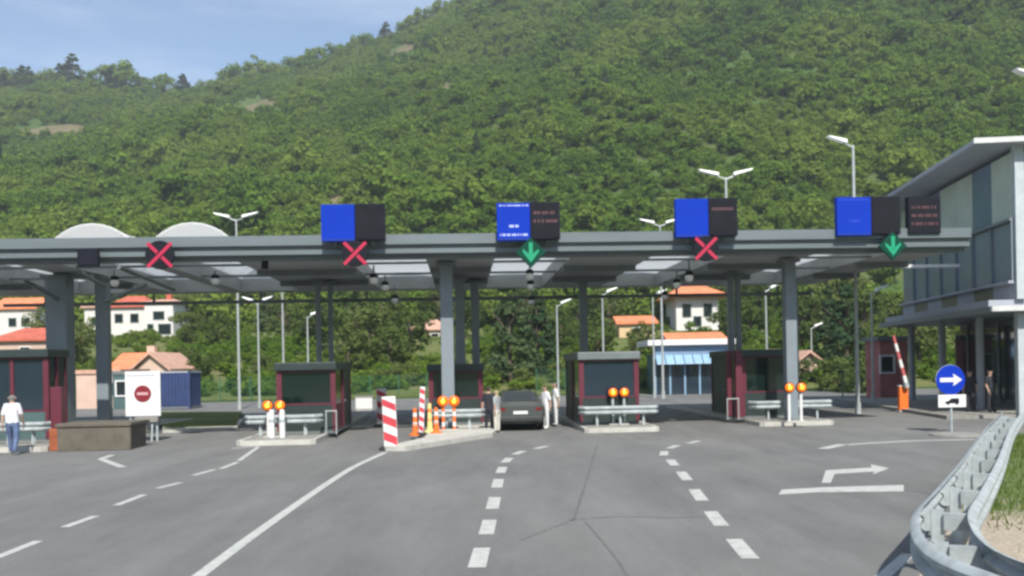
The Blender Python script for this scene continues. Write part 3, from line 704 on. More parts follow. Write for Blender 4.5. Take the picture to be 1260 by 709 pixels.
# ------------------------------------------------------------------ striped delineators
def delineator(px, ytop, ybot, wd, label, base=0., lean=0., stripes=4, colr=M_SRED, grp='striped delineators'):
    g = G(px, ybot, base); top = W(px, ytop, g.y).z; h = top - base
    t = thing('striped_delineator', label, 'delineator', (g.x, g.y, base), TH, grp); t.rotation_euler = (0, lean, TH)
    MB().box((0, 0, .05), (wd * 1.7, .45, .10), 0, .03).build('rubber_foot', M_RUBBER, t)
    pn = MB().box((0, 0, .10 + (h - .1) / 2), (wd, .05, h - .1), 0, .02).build('panel', M_WHITE, t)
    sh = (h - .16) / (stripes * 2 - .4)
    for k in range(stripes):
        z0 = .13 + k * 2 * sh; z1 = min(z0 + sh, h - .03 - wd * .5)
        if z1 <= z0: continue
        MB().prism([(-wd / 2 + .01, -.031, z0 + wd * .45), (wd / 2 - .01, -.031, z0), (wd / 2 - .01, -.031, z1), (-wd / 2 + .01, -.031, z1 + wd * .45)], (0, .008, 0)).build('red_stripe', colr, pn)
    return t
delineator(481.5, 488, 554, .40, 'large red and white striped delineator panel at the end of the white line', 0, R(-2), 3)
delineator(518, 476, 536, .17, 'slim red and white delineator behind the large one', .14, R(3), 5)
delineator(470, 478, 524, .40, 'dull red striped panel left behind the large delineator', 0, 0, 3)
def cone_post(px, ytop, ybot, label, c1, c2):
    g = G(px, ybot, .15); h = W(px, ytop, g.y).z - .15
    t = thing('traffic_post', label, 'traffic post', (g.x, g.y, .15), 0, 'traffic posts on the middle island')
    MB().lathe((0, 0, 0), [(.2, 0), (.2, .05), (.1, .08), (.075, h * .5), (.06, h), (.02, h + .02)], 12).build('post', c1, t, smooth=True)
    for q in (.35, .7): MB().tube((0, 0, h * q), (0, 0, h * q + .13), .092 - q * .03, .088 - q * .03, 12).build('band', c2, t)
cone_post(529, 497, 532, 'yellow-white traffic post with red bands on the middle island', mat('pale_yellow', (.75, .66, .25), .5), M_ORANGE)
cone_post(537, 502, 533, 'orange traffic post beside the yellow-white one on the middle island', M_ORANGE, M_WHITE)
cone_post(511, 503, 536, 'short orange traffic post with white bands on the middle island', M_ORANGE, M_WHITE)

# ------------------------------------------------------------------ left planter wall
a = loc(G(70, 556)); c = loc(G(164, 553))
t = thing('planter_wall', 'low brown stone wall around the two left columns', 'wall', CO, TH)
h = .86; x0, x1, y0 = a.x, c.x, a.y; 
MB().box(((x0 + x1) / 2, y0 + .85, h / 2 - .06), (x1 - x0 - .1, 1.5, h - .12)).build('core', M_STONE, t)
MB().box(((x0 + x1) / 2, y0 + .09, h / 2 - .06), (x1 - x0, .14, h - .13), 0, .02).build('front_slab', M_STONE, t)
MB().box(((x0 + x1) / 2, y0 + .85, h - .055), (x1 - x0 + .08, 1.75, .11), 0, .02).build('coping', M_STONE, t)
p = loc(G(64, 556)); 
t = thing('maroon_post', 'red-brown post between the leftmost booth and the stone wall', 'post', glob(p.x, p.y + .5, 0), TH)
MB().box((0, 0, 1.0), (.34, .34, 2.0), 0, .02).build('shaft', M_MAROON, t); MB().box((0, 0, .35), (.42, .42, .7), 0, .03).build('guard_sleeve', mat('rust_paint', (.30, .08, .03), .7, 0, .3, 3), t)

# white banner with the red disc
p = W(176, 485, 32.6)
t = thing('notice_board', 'white notice board with a dark red disc left of the green meadow', 'sign', (p.x, p.y, 0), TH)
bw, zt, zb = 1.2, W(176, 457, 32.6).z, W(176, 512, 32.6).z
MB().box((0, 0, (zt + zb) / 2), (bw, .06, zt - zb), 0, .01).build('board', M_WHITE, t)
MB().lathe((0, -.040, (zt + zb) / 2), [(.29, -.006), (.29, .008)], 28, 'Y').build('red_disc', mat('disc_red', (.20, .012, .022), .5), t)
MB().box((0, -.0505, (zt + zb) / 2), (.38, .006, .09)).build('white_bar', mat('disc_bar', (.55, .33, .33), .5), t)
b = MB()
for x_ in np.arange(-.48, .48, .12): b.box((x_, -.034, zt - .14), (.09, .006, .07))
b.build('lettering', mat('pale_letter', (.40, .42, .48), .6), t)
for x_ in (-.45, .45): MB().box((x_, .05, zb / 2 + .2), (.06, .05, zb + .4)).build('leg', M_GALV, t)
MB().box((.12, .04, zb - .12), (.8, .3, .2), 0, .02).build('ballast', M_PAVE, t)
for x_ in (-.05, .3): MB().tube((x_, -.1, .0), (x_, .0, zb - .2), .03, .03, 8).build('brace', M_GALV, t)

# ------------------------------------------------------------------ background buildings
def house(px0, px1, yroof, yeave, ybase, Y, label, wallm, roofm, roof='hip', dep=8., wins=(), over=.4, cat='house', chim=None, rz=0., z_ground=None, name='house'):
    a = W(px0, (yeave + ybase) / 2, Y); c = W(px1, (yeave + ybase) / 2, Y); cx = (a.x + c.x) / 2; wd = c.x - a.x
    ze = W((px0 + px1) / 2, yeave, Y).z; zr = W((px0 + px1) / 2, yroof, Y).z
    zg = min(W((px0 + px1) / 2, ybase, Y).z, tz(cx, Y) - .3) if z_ground is None else z_ground
    t = thing(name, label, cat, (cx, Y, zg), rz); H = ze - zg; hw = wd / 2; RHt = zr - ze
    MB().box((0, dep / 2, H / 2), (wd, dep, H)).build('wall', wallm, t)
    o = over
    if roof == 'hip':
        rl = max(.2, hw * .45)
        vs = [(-hw - o, -o, H), (hw + o, -o, H), (hw + o, dep + o, H), (-hw - o, dep + o, H), (-rl, dep / 2, H + RHt), (rl, dep / 2, H + RHt)]
        b = MB().add(vs, [(0, 1, 5, 4), (1, 2, 5), (2, 3, 4, 5), (3, 0, 4)]); b.add([(v[0], v[1], H - .18) for v in vs[:4]] + [(v[0], v[1], H) for v in vs[:4]], [(0, 1, 2, 3), (0, 1, 5, 4), (1, 2, 6, 5), (2, 3, 7, 6), (3, 0, 4, 7)])
    elif roof == 'gable':      # gable faces the camera
        b = MB().prism([(-hw - o, -o, H - .1), (0, -o, H + RHt), (hw + o, -o, H - .1), (hw + o, -o, H + .12), (0, -o, H + RHt + .22), (-hw - o, -o, H + .12)], (0, dep + 2 * o, 0))
        MB().prism([(-hw, 0, H), (hw, 0, H), (0, 0, H + RHt - .02)], (0, .2, 0)).build('gable_wall', wallm, t)
    elif roof == 'side':
        b = MB().prism([(-hw - o, -o, H - .1), (-hw - o, dep / 2, H + RHt), (-hw - o, dep + o, H - .1), (-hw - o, dep + o, H + .1), (-hw - o, dep / 2, H + RHt + .2), (-hw - o, -o, H + .1)], (wd + 2 * o, 0, 0))
        for sx in (-hw, hw - .2): MB().prism([(sx, 0, H), (sx, dep, H), (sx, dep / 2, H + RHt)], (.2, 0, 0)).build('gable_wall', wallm, t)
    else:
        b = MB().box((0, dep / 2, H + RHt / 2), (wd + 2 * o, dep + 2 * o, RHt))
    ro = b.build('roof', roofm, t)
    if chim is not None:
        MB().box((chim * hw, dep * .45, H + RHt * .8), (.7, .7, RHt * .8 + 1.0)).build('chimney', wallm if roof != 'hip' else M_ROOFR, ro)
    if roof in ('hip', 'side', 'gable'):
        pass
    for (fx, fz, ww, hh) in wins:
        x = (fx - .5) * wd; z = fz * H
        wo = MB()
        for sx in (-1, 1): wo.box((x + sx * (ww / 2 + .05), -.02, z), (.10, .10, hh + .2))
        for sz in (-1, 1): wo.box((x, -.02, z + sz * (hh / 2 + .05)), (ww, .10, .10))
        wo = wo.build('window', M_WHITE if wallm != M_WALLW else M_SHUT, t); MB().box((x, -.006, z), (ww, .012, hh)).build('pane', M_GLASS_D, wo)
    return t
house(104, 134, 376, 379, 408, 134, 'low white flat-roofed house left of the red roofed villa', M_WALLW, M_ROOFP, 'flat', 6, [(.5, .55, 1.2, 1.0)])
house(132, 180, 362, 377, 414, 132, 'white villa wing with dull red hipped roof on the left slope', M_WALLW, M_ROOFR, 'hip', 7, [(.3, .62, 1.0, 1.1), (.7, .62, 1.0, 1.1)])
hv = house(178, 213, 366, 371, 415, 130, 'tall white house block with dark openings right of the red roofed villa', M_WALLW, M_ROOFP, 'hip', 7, [(.5, .62, 1.4, 1.0), (.7, .25, 1.6, 1.3), (.2, .28, .7, 1.0)], chim=.2)
house(-8, 44, 366, 380, 408, 128, 'white house with orange roof at the far left edge', M_WALLW, M_ROOFO, 'side', 7, [(.75, .6, .9, 1.0), (.45, .6, .9, 1.0)])
house(-10, 58, 402, 418, 440, 98, 'low house with faded red roof below the far-left white house', M_WALLP, M_ROOFR, 'hip', 7, [(.6, .6, 1.0, .8)])
house(137, 180, 436, 456, 500, 84, 'house with bright orange roof above the white notice board', M_WALLP, M_ROOFO, 'side', 7, chim=.6)
house(166, 206, 436, 456, 500, 82, 'pale gable house beside the bright orange roof', M_WALLP, M_ROOFP, 'gable', 7, [(.5, .8, .8, .8)])
house(94, 148, 455, 460, 513, 64, 'pinkish flat roofed hut left of the notice board', M_WALLP, M_ROOFP, 'flat', 5, [(.75, .55, .9, .9)], .1, 'hut', z_ground=0, name='hut')
house(139, 160, 457, 461, 513, 62, 'narrow teal cabin between the pinkish hut and the notice board', M_TEAL, M_STEEL_D, 'flat', 4, [(.5, .6, .6, .9)], .06, 'hut', z_ground=0, name='cabin')
house(505, 548, 392, 405, 425, 122, 'small house with pale red roof left of the middle grey column', M_WALLP, M_ROOFP, 'hip', 7, [(.3, .5, .9, .9), (.7, .5, .9, .9)])
house(762, 806, 389, 398, 418, 116, 'ochre house with orange roof above the blue booth window', M_WALLY, M_ROOFO, 'side', 7, [(.5, .5, .9, .9)])
house(832, 884, 347, 364, 404, 124, 'tall house with broad orange roof under the right-hand red cross', M_WALLW, M_ROOFO, 'hip', 8, [(.25, .6, 1.0, 1.6), (.75, .6, 1.0, 1.6), (.5, .3, .9, 1.2)], 1.3)
house(826, 892, 410, 420, 440, 96, 'house with salmon roof just above the blue and white pavilion', M_WALLW, M_ROOFO, 'side', 7)
house(976, 1016, 434, 453, 490, 78, 'house with pale pink gable roof right of the right-hand column', M_WALLP, M_ROOFP, 'gable', 7, [(.5, .7, .9, .9)])
house(1083, 1117, 414, 419, 492, 54, 'red clad outbuilding behind the raised barrier arm', M_BRICK, M_STEEL_D, 'flat', 2.2, [(.25, .6, .7, .9)], .15, 'building', z_ground=0, name='outbuilding')
# blue container
p0, p1 = W(196, 485, 60), W(233, 485, 60); zt = W(219, 457, 60).z
t = thing('shipping_container', 'dark blue corrugated container right of the notice board', 'container', ((p0.x + p1.x) / 2, 60, 0), 0); wd = p1.x - p0.x
MB().box((0, 1.2, .15 + zt / 2 - .08), (wd - .1, 2.3, zt - .2)).build('body', M_NAVY, t)
for k in range(9):
    MB().box((-wd / 2 + (k + .5) * wd / 9, .03, .1 + zt / 2), (wd / 18, .05, zt - .35)).build('corrugation', M_NAVY, t)
MB().box((0, 1.2, zt - .05), (wd, 2.44, .10)).build('top_rail', mat('container_top', (.35, .38, .45), .5), t); MB().box((0, 1.2, .1), (wd, 2.44, .14)).build('bottom_rail', M_STEEL_D, t)
for sx in (-1, 1): MB().box((sx * wd / 2, .0, zt / 2), (.12, .12, zt)).build('corner_post', M_NAVY, t)

# blue and white pavilion
p0, p1 = W(806, 450, 70), W(897, 450, 70); wd = p1.x - p0.x; zr = W(850, 424, 70).z
t = thing('glass_pavilion', 'blue and white glazed pavilion with white flat roof behind the lanes', 'building', ((p0.x + p1.x) / 2, 70, 0))
MB().box((0, 2.5, zr + .16), (wd + 1.2, 6.2, .42), 0, .04).build('roof', M_WHITE, t)
MB().box((0, 0, zr - .42), (wd, .3, .7)).build('upper_band', mat('slate_blue_band', (.17, .26, .38), .5), t)
for k in range(8): MB().prism([(-wd / 2 + k * wd / 8 + .03, -.15, zr - .8), (-wd / 2 + (k + 1) * wd / 8 - .03, -.15, zr - .8), (-wd / 2 + (k + 1) * wd / 8 - .03, -.9, zr - 1.45), (-wd / 2 + k * wd / 8 + .03, -.9, zr - 1.45)], (0, .02, .06)).build('awning_panel', M_BLUEW, t)
MB().box((0, 2.6, zr / 2 - .3), (wd - .2, 4.6, zr - .7)).build('core_wall', M_TEAL, t)
for k in range(6):
    x = -wd / 2 + k * wd / 5; MB().box((x, 0, zr / 2 - .4), (.12, .16, zr - .8)).build('mullion', M_BLUEW, t)
    if k < 5: MB().box((x + wd / 10, .02, zr / 2 - .45), (wd / 5 - .14, .03, zr - .9)).build('pane', M_GLASS_B, t)

# ------------------------------------------------------------------ building on the right
BO = Vector((19.45, 36.2, 0)); bd = Vector((.118, .993, 0)).normalized(); bang = math.atan2(bd.y, bd.x) - math.pi / 2   # local +Y = along facade, local +X = into building
t = thing('border_office', 'two-storey grey office with glazed facade and wide overhanging roof at right', 'building', BO, bang)
BL = 14.5
MB().box((5.2, BL / 2, 7.3), (9.6, BL - .2, 6.0)).build('upper_core', M_SOFFIT, t)
rf = MB().prism([(-1.5, -.7, 10.52), (11, -.7, 10.52), (11, BL + 1.5, 10.52), (-1.5, BL + 1.5, 10.52)], (0, 0, .14)).build('roof', M_SOFFIT, t)
MB().box((4.7, -.71, 10.64), (12.6, .12, .20)).build('roof_edge', mat('pale_grey_metal', (.55, .56, .55), .5), rf); MB().box((-1.51, BL / 2 + .4, 10.62), (.1, BL + 2.2, .16)).build('roof_edge', M_SOFFIT, rf)
npan = 7; pw = BL / npan
for k in range(npan):
    y = (k + .5) * pw
    MB().box((.1, y, 9.05), (.1, pw - .04, 2.5)).build('upper_pane', [M_PANEL, glass('sky_reflection_pane', (.13, .19, .27), .15), M_PANEL][k % 3] if k % 3 != 1 else MATS['sky_reflection_pane'], t)  # reflected hill and sky are painted in as green and blue panes
    MB().box((.12, y, 6.45), (.06, pw - .10, 2.3)).build('window_pane', glass('office_glass', (.20, .245, .29), .2), t)
    MB().box((.05, k * pw + .03, 6.5), (.14, .05, 2.6)).build('mullion', M_STEEL, t)
    MB().box((.1, y, 4.85), (.1, pw - .03, .8)).build('parapet_panel', mat('olive_panel', (.16, .16, .11), .5) if k % 2 else M_SOFFIT, t)
MB().box((.02, BL / 2, 7.7), (.2, BL, .08)).build('transom', M_STEEL, t); MB().box((.02, BL / 2, 5.28), (.34, BL, .10)).build('sill', M_SOFFIT, t)
ent = MB().box((4.0, BL / 2 - .1, 4.2), (10.2, BL + 1.2, .22)).build('porch_slab', M_STEEL, t); MB().box((4.0, -.74, 4.22), (10.2, .08, .2)).build('slab_edge', MATS['pale_grey_metal'], ent)
MB().box((4.0, BL / 2 - .1, 4.45), (9.8, BL - .2, .28)).build('floor_edge', M_SOFFIT, t)
MB().box((.26, .0, 7.6), (.34, .34, 6.0)).build('corner_column', mat('column_grey', (.42, .46, .48), .5), t); MB().box((.26, .0, 2.05), (.34, .34, 4.1)).build('corner_column', MATS['column_grey'], t)
MB().box((5, .2, 7.3), (9.0, .16, 6.2)).build('front_wall', M_GLASS_B, t)
MB().box((6.6, BL / 2, 2.05), (7.4, BL - .4, 4.1)).build('ground_core', M_STEEL_D, t)
for k in range(7):
    y = .8 + k * 2.0
    MB().box((2.82, y + 1, 2.1), (.06, 1.86, 3.4)).build('shopfront_pane', M_GLASS_D, t); MB().box((2.8, y, 2.05), (.16, .14, 4.1)).build('shopfront_mullion', M_STEEL, t)
for k in range(1, 4): MB().tube((.35, k * BL / 3 - .4, 0), (.35, k * BL / 3 - .4, 4.1), .17, .17, 14).build('porch_column', M_SOFFIT, t)
tag(MB().prism([(16.8, 36.2, 0), (40, 36.2, 0), (40, 54, 0), (18.6, 54, 0)], (0, 0, .14)).build('pavement', M_PAVE), kind='structure')

# ------------------------------------------------------------------ lamp posts
def lamp(px, ytop, Y, label, arms=2, span=1.3, r=.09, base=None, side=1, grp='street lamps behind the canopy'):
    p = W(px, ytop, Y); z0 = tz(p.x, Y) if base is None else base; H = p.z - z0
    t = thing('street_lamp', label, 'street lamp', (p.x, Y, z0), 0, grp)
    MB().tube((0, 0, 0), (0, 0, H - .1), r, r * .6, 10).build('pole', M_LAMPP, t); MB().tube((0, 0, 0), (0, 0, .5), r * 1.5, r * 1.4, 10).build('base', M_LAMPP, t)
    for s_ in ((-1, 1) if arms == 2 else (side,)):
        ar = MB().tube((0, 0, H - .2), (s_ * span * .45, 0, H + .02), r * .5, r * .45, 8).build('arm', M_LAMPP, t)
        x0, x1 = s_ * span * .3, s_ * span
        MB().prism([(x0, -.18, H - .02), (x1, -.16, H + .24), (x1 + s_ * .1, -.1, H + .34), (x0, -.16, H + .14)], (0, .36, 0)).build('lamp_head', M_LAMPH, ar)
lamp(290.5, 268, 58, 'double-headed street lamp rising behind the canopy at left')
lamp(893, 216, 48, 'tall double-headed street lamp behind the third sign box')
lamp(812, 275, 63, 'double-headed street lamp just left of the third sign box')
lamp(1049.5, 176, 41, 'tall single-headed street lamp behind the right green arrow', 1, 1.0, side=-1)
lamp(1288, 96, 32.5, 'street lamp at the right edge above the office roof', 1, 1.0, side=-1)
for px, yt, Y, ar, lb in [(317, 371, 60, 2, 'short lamp right of the left double-headed street lamp'), (685, 374, 62, 1, 'slim lamp between the middle green arrow and the blue booth'), (741, 360, 58, 1, 'lamp post above the booth with the blue window'), (803, 362, 64, 1, 'lamp post left of the blue and white pavilion'),
                      (942, 355, 56, 1, 'lamp post between the right booth and its maroon posts'), (1072, 358, 52, 1, 'lamp post left of the red outbuilding'), (347, 350, 52, 2, 'lamp post above the left green booth'), (378, 388, 66, 1, 'low lamp post above the left green booth roof'), (998, 402, 80, 1, 'far short lamp post right of the right-hand column')]:
    lamp(px, yt, Y, lb, ar, .9, .075)

# ------------------------------------------------------------------ blue arrow sign
g = G(1172, 532); Y = g.y; cz = W(1169.5, 467.5, Y); pz = W(1171.5, 493.5, Y)
t = thing('arrow_sign', 'round blue sign with a white right arrow on a steel pole', 'road sign', (g.x, Y, 0), TH)
ox = cz.x - g.x; r = 18.2 * Y / F
MB().tube((0, .06, 0), (0, .06, cz.z + .2), .035, .035, 10).build('pole', M_GALV, t)
MB().lathe((ox, 0, cz.z), [(r, -.012), (r, .012)], 36, 'Y').build('blue_disc', M_BLUE, t)
MB().lathe((ox, .02, cz.z), [(r + .012, -.004), (r + .012, .006)], 36, 'Y').build('rim', M_GALV, t)
q = r
MB().prism([(ox + a * q, -.020, cz.z + b_ * q) for a, b_ in ((-.74, .14), (.22, .14), (.16, .42), (.78, 0), (.16, -.42), (.22, -.14), (-.74, -.14))], (0, .006, 0)).build('white_arrow', M_WHITE, t)
pw_, ph_ = 35 * Y / F, 15.5 * Y / F; ox2 = pz.x - g.x
pl = MB().box((ox2, 0, pz.z), (pw_, .02, ph_), 0, .006).build('sub_plate', M_WHITE, t)
s_ = pw_ / 2
MB().prism([(ox2 + a * s_, -.016, pz.z + b_ * s_) for a, b_ in ((-.52, -.17), (-.52, -.05), (-.25, .02), (-.05, .19), (.48, .19), (.50, -.17))], (0, .006, 0)).build('vehicle_symbol', M_BLACK, pl)
for a in (-.3, .32): MB().lathe((ox2 + a * s_, -.0135, pz.z - .18 * s_), [(.1 * s_, -.004), (.1 * s_, .002)], 14, 'Y').build('vehicle_symbol', M_BLACK, pl)

# ------------------------------------------------------------------ barrier with the orange cabinet
g = G(1114, 507); Y = g.y
t = thing('boom_barrier', 'orange barrier cabinet with raised red and white arm', 'barrier', (g.x, Y, 0), TH); wdo = 13 * Y / F; ho = W(1114, 476, Y).z
MB().box((0, .2, ho / 2), (wdo * .85, .22, ho), 0, .03).build('cabinet', M_ORANGE, t); MB().box((0, .2, ho + .03), (wdo * .85 + .03, .25, .05), 0, .02).build('cabinet_lid', M_WHITE, t); MB().box((0, .2, .03), (wdo + .1, .52, .08)).build('foot', M_CONC, t)
a0 = W(1114, 472, Y) - t.location; a1 = W(1098, 413, Y) - t.location
a0.y = a1.y = -.06
dd = (a1 - a0)
for k in range(6):
    MB().tube(a0 + dd * (k / 6), a0 + dd * ((k + 1) / 6), .10 - k * .005, .095 - k * .005, 4).build('arm_section', M_WHITE if k % 2 == 0 else mat('arm_red', (.42, .10, .10), .5), t)
MB().tube(a0 - dd * .08, a0 + dd * .03, .12, .10, 8).build('hub', M_GALV, t)

# ------------------------------------------------------------------ vehicles
def car(loc_, rz, label, paint, van=False):
    t = thing('white_van' if van else 'dark_car', label, 'van' if van else 'car', loc_, rz)
    # stations along y (rear at y=0): y, z0, z1(belt), z2(top), half widths
    if van: st = [(0, .35, 1.0, 1.95, .92, .95, .85), (.1, .28, 1.0, 2.02, .95, .97, .86), (3.2, .28, 1.0, 2.02, .95, .97, .86), (3.9, .28, 1.02, 1.30, .95, .97, .78), (4.7, .30, .85, 1.0, .9, .92, .75), (4.8, .4, .75, .82, .8, .84, .7)]
    else: st = [(0, .42, .86, .92, .80, .84, .74), (.12, .28, .90, 1.0, .86, .89, .78), (.55, .24, .93, 1.06, .88, .90, .72), (1.15, .22, .93, 1.42, .88, .90, .60), (2.1, .22, .92, 1.46, .88, .90, .61), (2.9, .22, .90, 1.12, .88, .90, .66), (3.9, .26, .80, .90, .86, .88, .72), (4.3, .34, .70, .76, .78, .80, .66)]
    b = MB(); rings = []
    for y, z0, z1, z2, w0, w1, w2 in st:
        half = [(w0 * .9, z0), (w0, z0 + .12), (w1, (z0 + z1) / 2 + .05), (w1 * .985, z1), (w2 + (w1 - w2) * .15, z1 + (z2 - z1) * .8), (w2 * .9, z2)]
        rings.append([(x, y, z) for x, z in half] + [(-x, y, z) for x, z in reversed(half)])
    n = 12
    for r_ in rings: b.v += r_
    for i in range(len(rings) - 1):
        for k in range(n): b.f.append((i * n + k, i * n + (k + 1) % n, (i + 1) * n + (k + 1) % n, (i + 1) * n + k))
    b.f += [tuple(range(n)), tuple(range((len(rings) - 1) * n, len(rings) * n))]
    bo = b.build('body', paint, t, smooth=True)
    if van:
        for sx in (-1, 1): MB().box((sx * .43, -.012, 1.52), (.74, .03, .55), 0, .01).build('rear_window', M_GLASS_D, t)
    else:
        MB().prism([(-.60, .585, 1.075), (.60, .585, 1.075), (.52, 1.10, 1.395), (-.52, 1.10, 1.395)], (0, -.02, .02)).build('rear_window', M_GLASS_D, t)
        for sx in (-1, 1):
            MB().prism([(sx * .835, .9, .97), (sx * .845, 2.75, .97), (sx * .665, 2.1, 1.38), (sx * .66, 1.2, 1.35)], (sx * .02, 0, 0)).build('side_window', M_GLASS_D, t)
            MB().box((sx * .97, 2.6, 1.0), (.18, .12, .12), 0, .03).build('mirror', paint, t)
    for sx in (-1, 1):
        MB().box((sx * .68, -.0 if van else .04, .80 if not van else 1.0), (.28, .08, .14 if not van else .4), 0, .02).build('tail_light', mat('tail_red', (.35, .01, .012), .25), t)
        for y in (.75, 3.45 if not van else 3.9):
            wh = MB().lathe((sx * .80, y, .31), [(.20, -.11), (.31, -.09), (.31, .09), (.20, .11)], 18, 'X').build('wheel', M_RUBBER, t)
            MB().lathe((sx * .80, y, .31), [(.04, -.125), (.19, -.115), (.19, .115), (.04, .125)], 14, 'X').build('rim', M_GALV, wh)
    MB().box((0, -.02, .45), (1.6, .12, .18), 0, .04).build('bumper', mat('bumper_dark', (.03, .032, .034), .6) if not van else M_WHITE, t)
    MB().box((0, -.02 if van else .0, .68), (.52, .025, .11)).build('number_plate', M_WHITE, t)
    return t
p = G(641, 531); car((p.x, p.y + .15, 0), TH, 'dark car waiting between the people and the blue window booth', mat('car_paint_dark', (.075, .083, .080), .3, .2, .1, 2))
p = W(448, 505, 53)
t = thing('utility_cabinet', 'small white utility cabinet standing far behind, left of the delineators', 'cabinet', (p.x, 53, 0), TH)
MB().box((0, .2, .42), (.95, .4, .72), 0, .02).build('body', M_WHITE, t); MB().box((0, .2, .81), (1.02, .48, .06)).build('lid', M_PAVE, t); MB().box((0, .2, .03), (.9, .36, .06)).build('plinth', M_CONC, t)
for sx in (-.24, .24): MB().box((sx, -.012, .42), (.44, .02, .62)).build('door', M_WHITE, t)

# ------------------------------------------------------------------ people
def person(label, at_, heading, shirt, trouser, hair, skin=(.45, .28, .2), h=1.75, stride=.0, armswing=.1, longhair=False):
    cc = bpy.data.meshes.new('body_skeleton'); k = h / 1.75
    s_ = stride
    J = {'pel': (0, 0, .96, .125), 'spi': (0, .01, 1.14, .12), 'che': (0, .0, 1.32, .135), 'nec': (0, .0, 1.48, .058), 'hd0': (0, .015, 1.56, .07), 'hd1': (0, .02, 1.64, .088), 'hd2': (0, .01, 1.70, .070)}
    E = [('pel', 'spi'), ('spi', 'che'), ('che', 'nec'), ('nec', 'hd0'), ('hd0', 'hd1'), ('hd1', 'hd2')]
    for n_, sx, f in (('L', -1, 1), ('R', 1, -1)):
        J['hip' + n_] = (sx * .10, 0, .88, .095); J['kne' + n_] = (sx * .11, f * s_ * .45 + (.05 if s_ else .01), .49, .062)
        back = f < 0
        J['ank' + n_] = (sx * .11, f * s_ - (.03 if back and s_ else 0), .10 + (.04 if back and s_ else 0), .044); J['toe' + n_] = (sx * .12, f * s_ + .15, .045, .038)
        J['sho' + n_] = (sx * .175, 0, 1.41, .062); J['elb' + n_] = (sx * .235, -f * armswing * .3 - .02, 1.13, .045); J['wri' + n_] = (sx * .245, -f * armswing + .04, .89, .030); J['han' + n_] = (sx * .245, -f * armswing * 1.15 + .06, .81, .034)
        E += [('pel', 'hip' + n_), ('hip' + n_, 'kne' + n_), ('kne' + n_, 'ank' + n_), ('ank' + n_, 'toe' + n_), ('che', 'sho' + n_), ('sho' + n_, 'elb' + n_), ('elb' + n_, 'wri' + n_), ('wri' + n_, 'han' + n_)]
    ks = list(J); idx = {q: i for i, q in enumerate(ks)}
    cc.from_pydata([J[q][:3] for q in ks], [(idx[a], idx[b_]) for a, b_ in E], [])
    tmp = bpy.data.objects.new('tmp', cc); COL.objects.link(tmp)
    sk = tmp.modifiers.new('s', 'SKIN'); sk.use_smooth_shade = True
    for i, q in enumerate(ks):
        v = cc.skin_vertices[0].data[i]; rr = J[q][3]; v.radius = (rr * (1.25 if q in ('pel', 'spi', 'che') else 1), rr * (.85 if q in ('pel', 'spi', 'che') else 1)); v.use_root = (q == 'pel')
    sb = tmp.modifiers.new('u', 'SUBSURF'); sb.levels = 2; sb.render_levels = 2
    dg = bpy.context.evaluated_depsgraph_get(); me = bpy.data.meshes.new_from_object(tmp.evaluated_get(dg))
    bpy.data.objects.remove(tmp)
    V = [v.co.copy() for v in me.vertices]; N = [v.normal.copy() for v in me.vertices]; Fs = [tuple(p_.vertices) for p_ in me.polygons]
    b = MB().add(V, Fs)
    for n_, sx in (('L', -1), ('R', 1)):
        hx, hy, hz, _ = J['han' + n_]
        for q in range(4):
            o = (q - 1.5) * .02; ln = (.065, .078, .072, .055)[q]
            a_ = Vector((hx, hy + o, hz - .02)); m1 = a_ + Vector((-sx * .012, .004, -ln * .55)); m2 = m1 + Vector((-sx * .02, .004, -ln * .45)); b.tube(a_, m1, .0095, .0085, 6); b.tube(m1, m2, .0085, .006, 6)
        b.tube((hx, hy + .028, hz + .02), (hx - sx * .01, hy + .055, hz - .03), .011, .008, 6)
    b.lathe((0, .112, 1.625), [(.018, -.02), (.013, .005), (.004, .028)], 8)     # nose
    for sx in (-1, 1):
        b.lathe((sx * .092, .01, 1.63), [(.012, -.03), (.022, 0), (.014, .03)], 8); b.lathe((sx * .033, .096, 1.65), [(.006, -.01), (.014, 0), (.006, .01)], 8)
    b.box((0, .098, 1.585), (.045, .015, .012))
    t = b.build('person', mat('skin_%02d' % int(skin[0] * 100), skin, .6, 0, .08, 6), None, smooth=True, recalc=False)
    tag(t, label, 'person', 'people near the booths'); t.location = at_; t.rotation_euler = (0, 0, heading); t.scale = (k, k, k)
    def cloth(nm, cond, off, mt):
        keep = [f for f in Fs if cond(sum((V[i] for i in f), Vector()) / len(f))]
        us = sorted({i for f in keep for i in f}); re_ = {i: j for j, i in enumerate(us)}
        c_ = MB().add([V[i] + N[i] * off for i in us], [tuple(re_[i] for i in f) for f in keep]); o = c_.build(nm, mt, t, smooth=True, recalc=False)
        return o
    arm = lambda c_: abs(c_.x) > .17 and c_.z < 1.36
    cloth('shirt', lambda c_: (.93 < c_.z < 1.47 and not arm(c_)) or (arm(c_) and c_.z > 1.16), .016, shirt)
    cloth('trousers', lambda c_: .10 < c_.z <= .98 and not (abs(c_.x) > .19), .014, trouser)
    cloth('shoes', lambda c_: c_.z <= .13, .012, mat('shoe_white', (.7, .7, .68), .6) if shirt == M_TEE else M_BLACK)
    cloth('hair', lambda c_: c_.z > 1.66 or (c_.y < -.005 and c_.z > (1.46 if longhair else 1.56)), .014, hair)
    return t
M_TEE = mat('white_tee', (.62, .61, .64), .8, 0, .05, 6); M_JEAN = mat('blue_jeans', (.09, .13, .24), .8, 0, .25, 8); M_DCL = mat('dark_cloth', (.018, .02, .028), .8, 0, .2, 8)
M_HAIRD = mat('dark_hair', (.02, .015, .012), .6, 0, .2, 20); M_HAIRG = mat('grey_hair', (.16, .15, .14), .6, 0, .2, 20); M_HAIRB = mat('fair_hair', (.36, .28, .17), .6, 0, .2, 20)
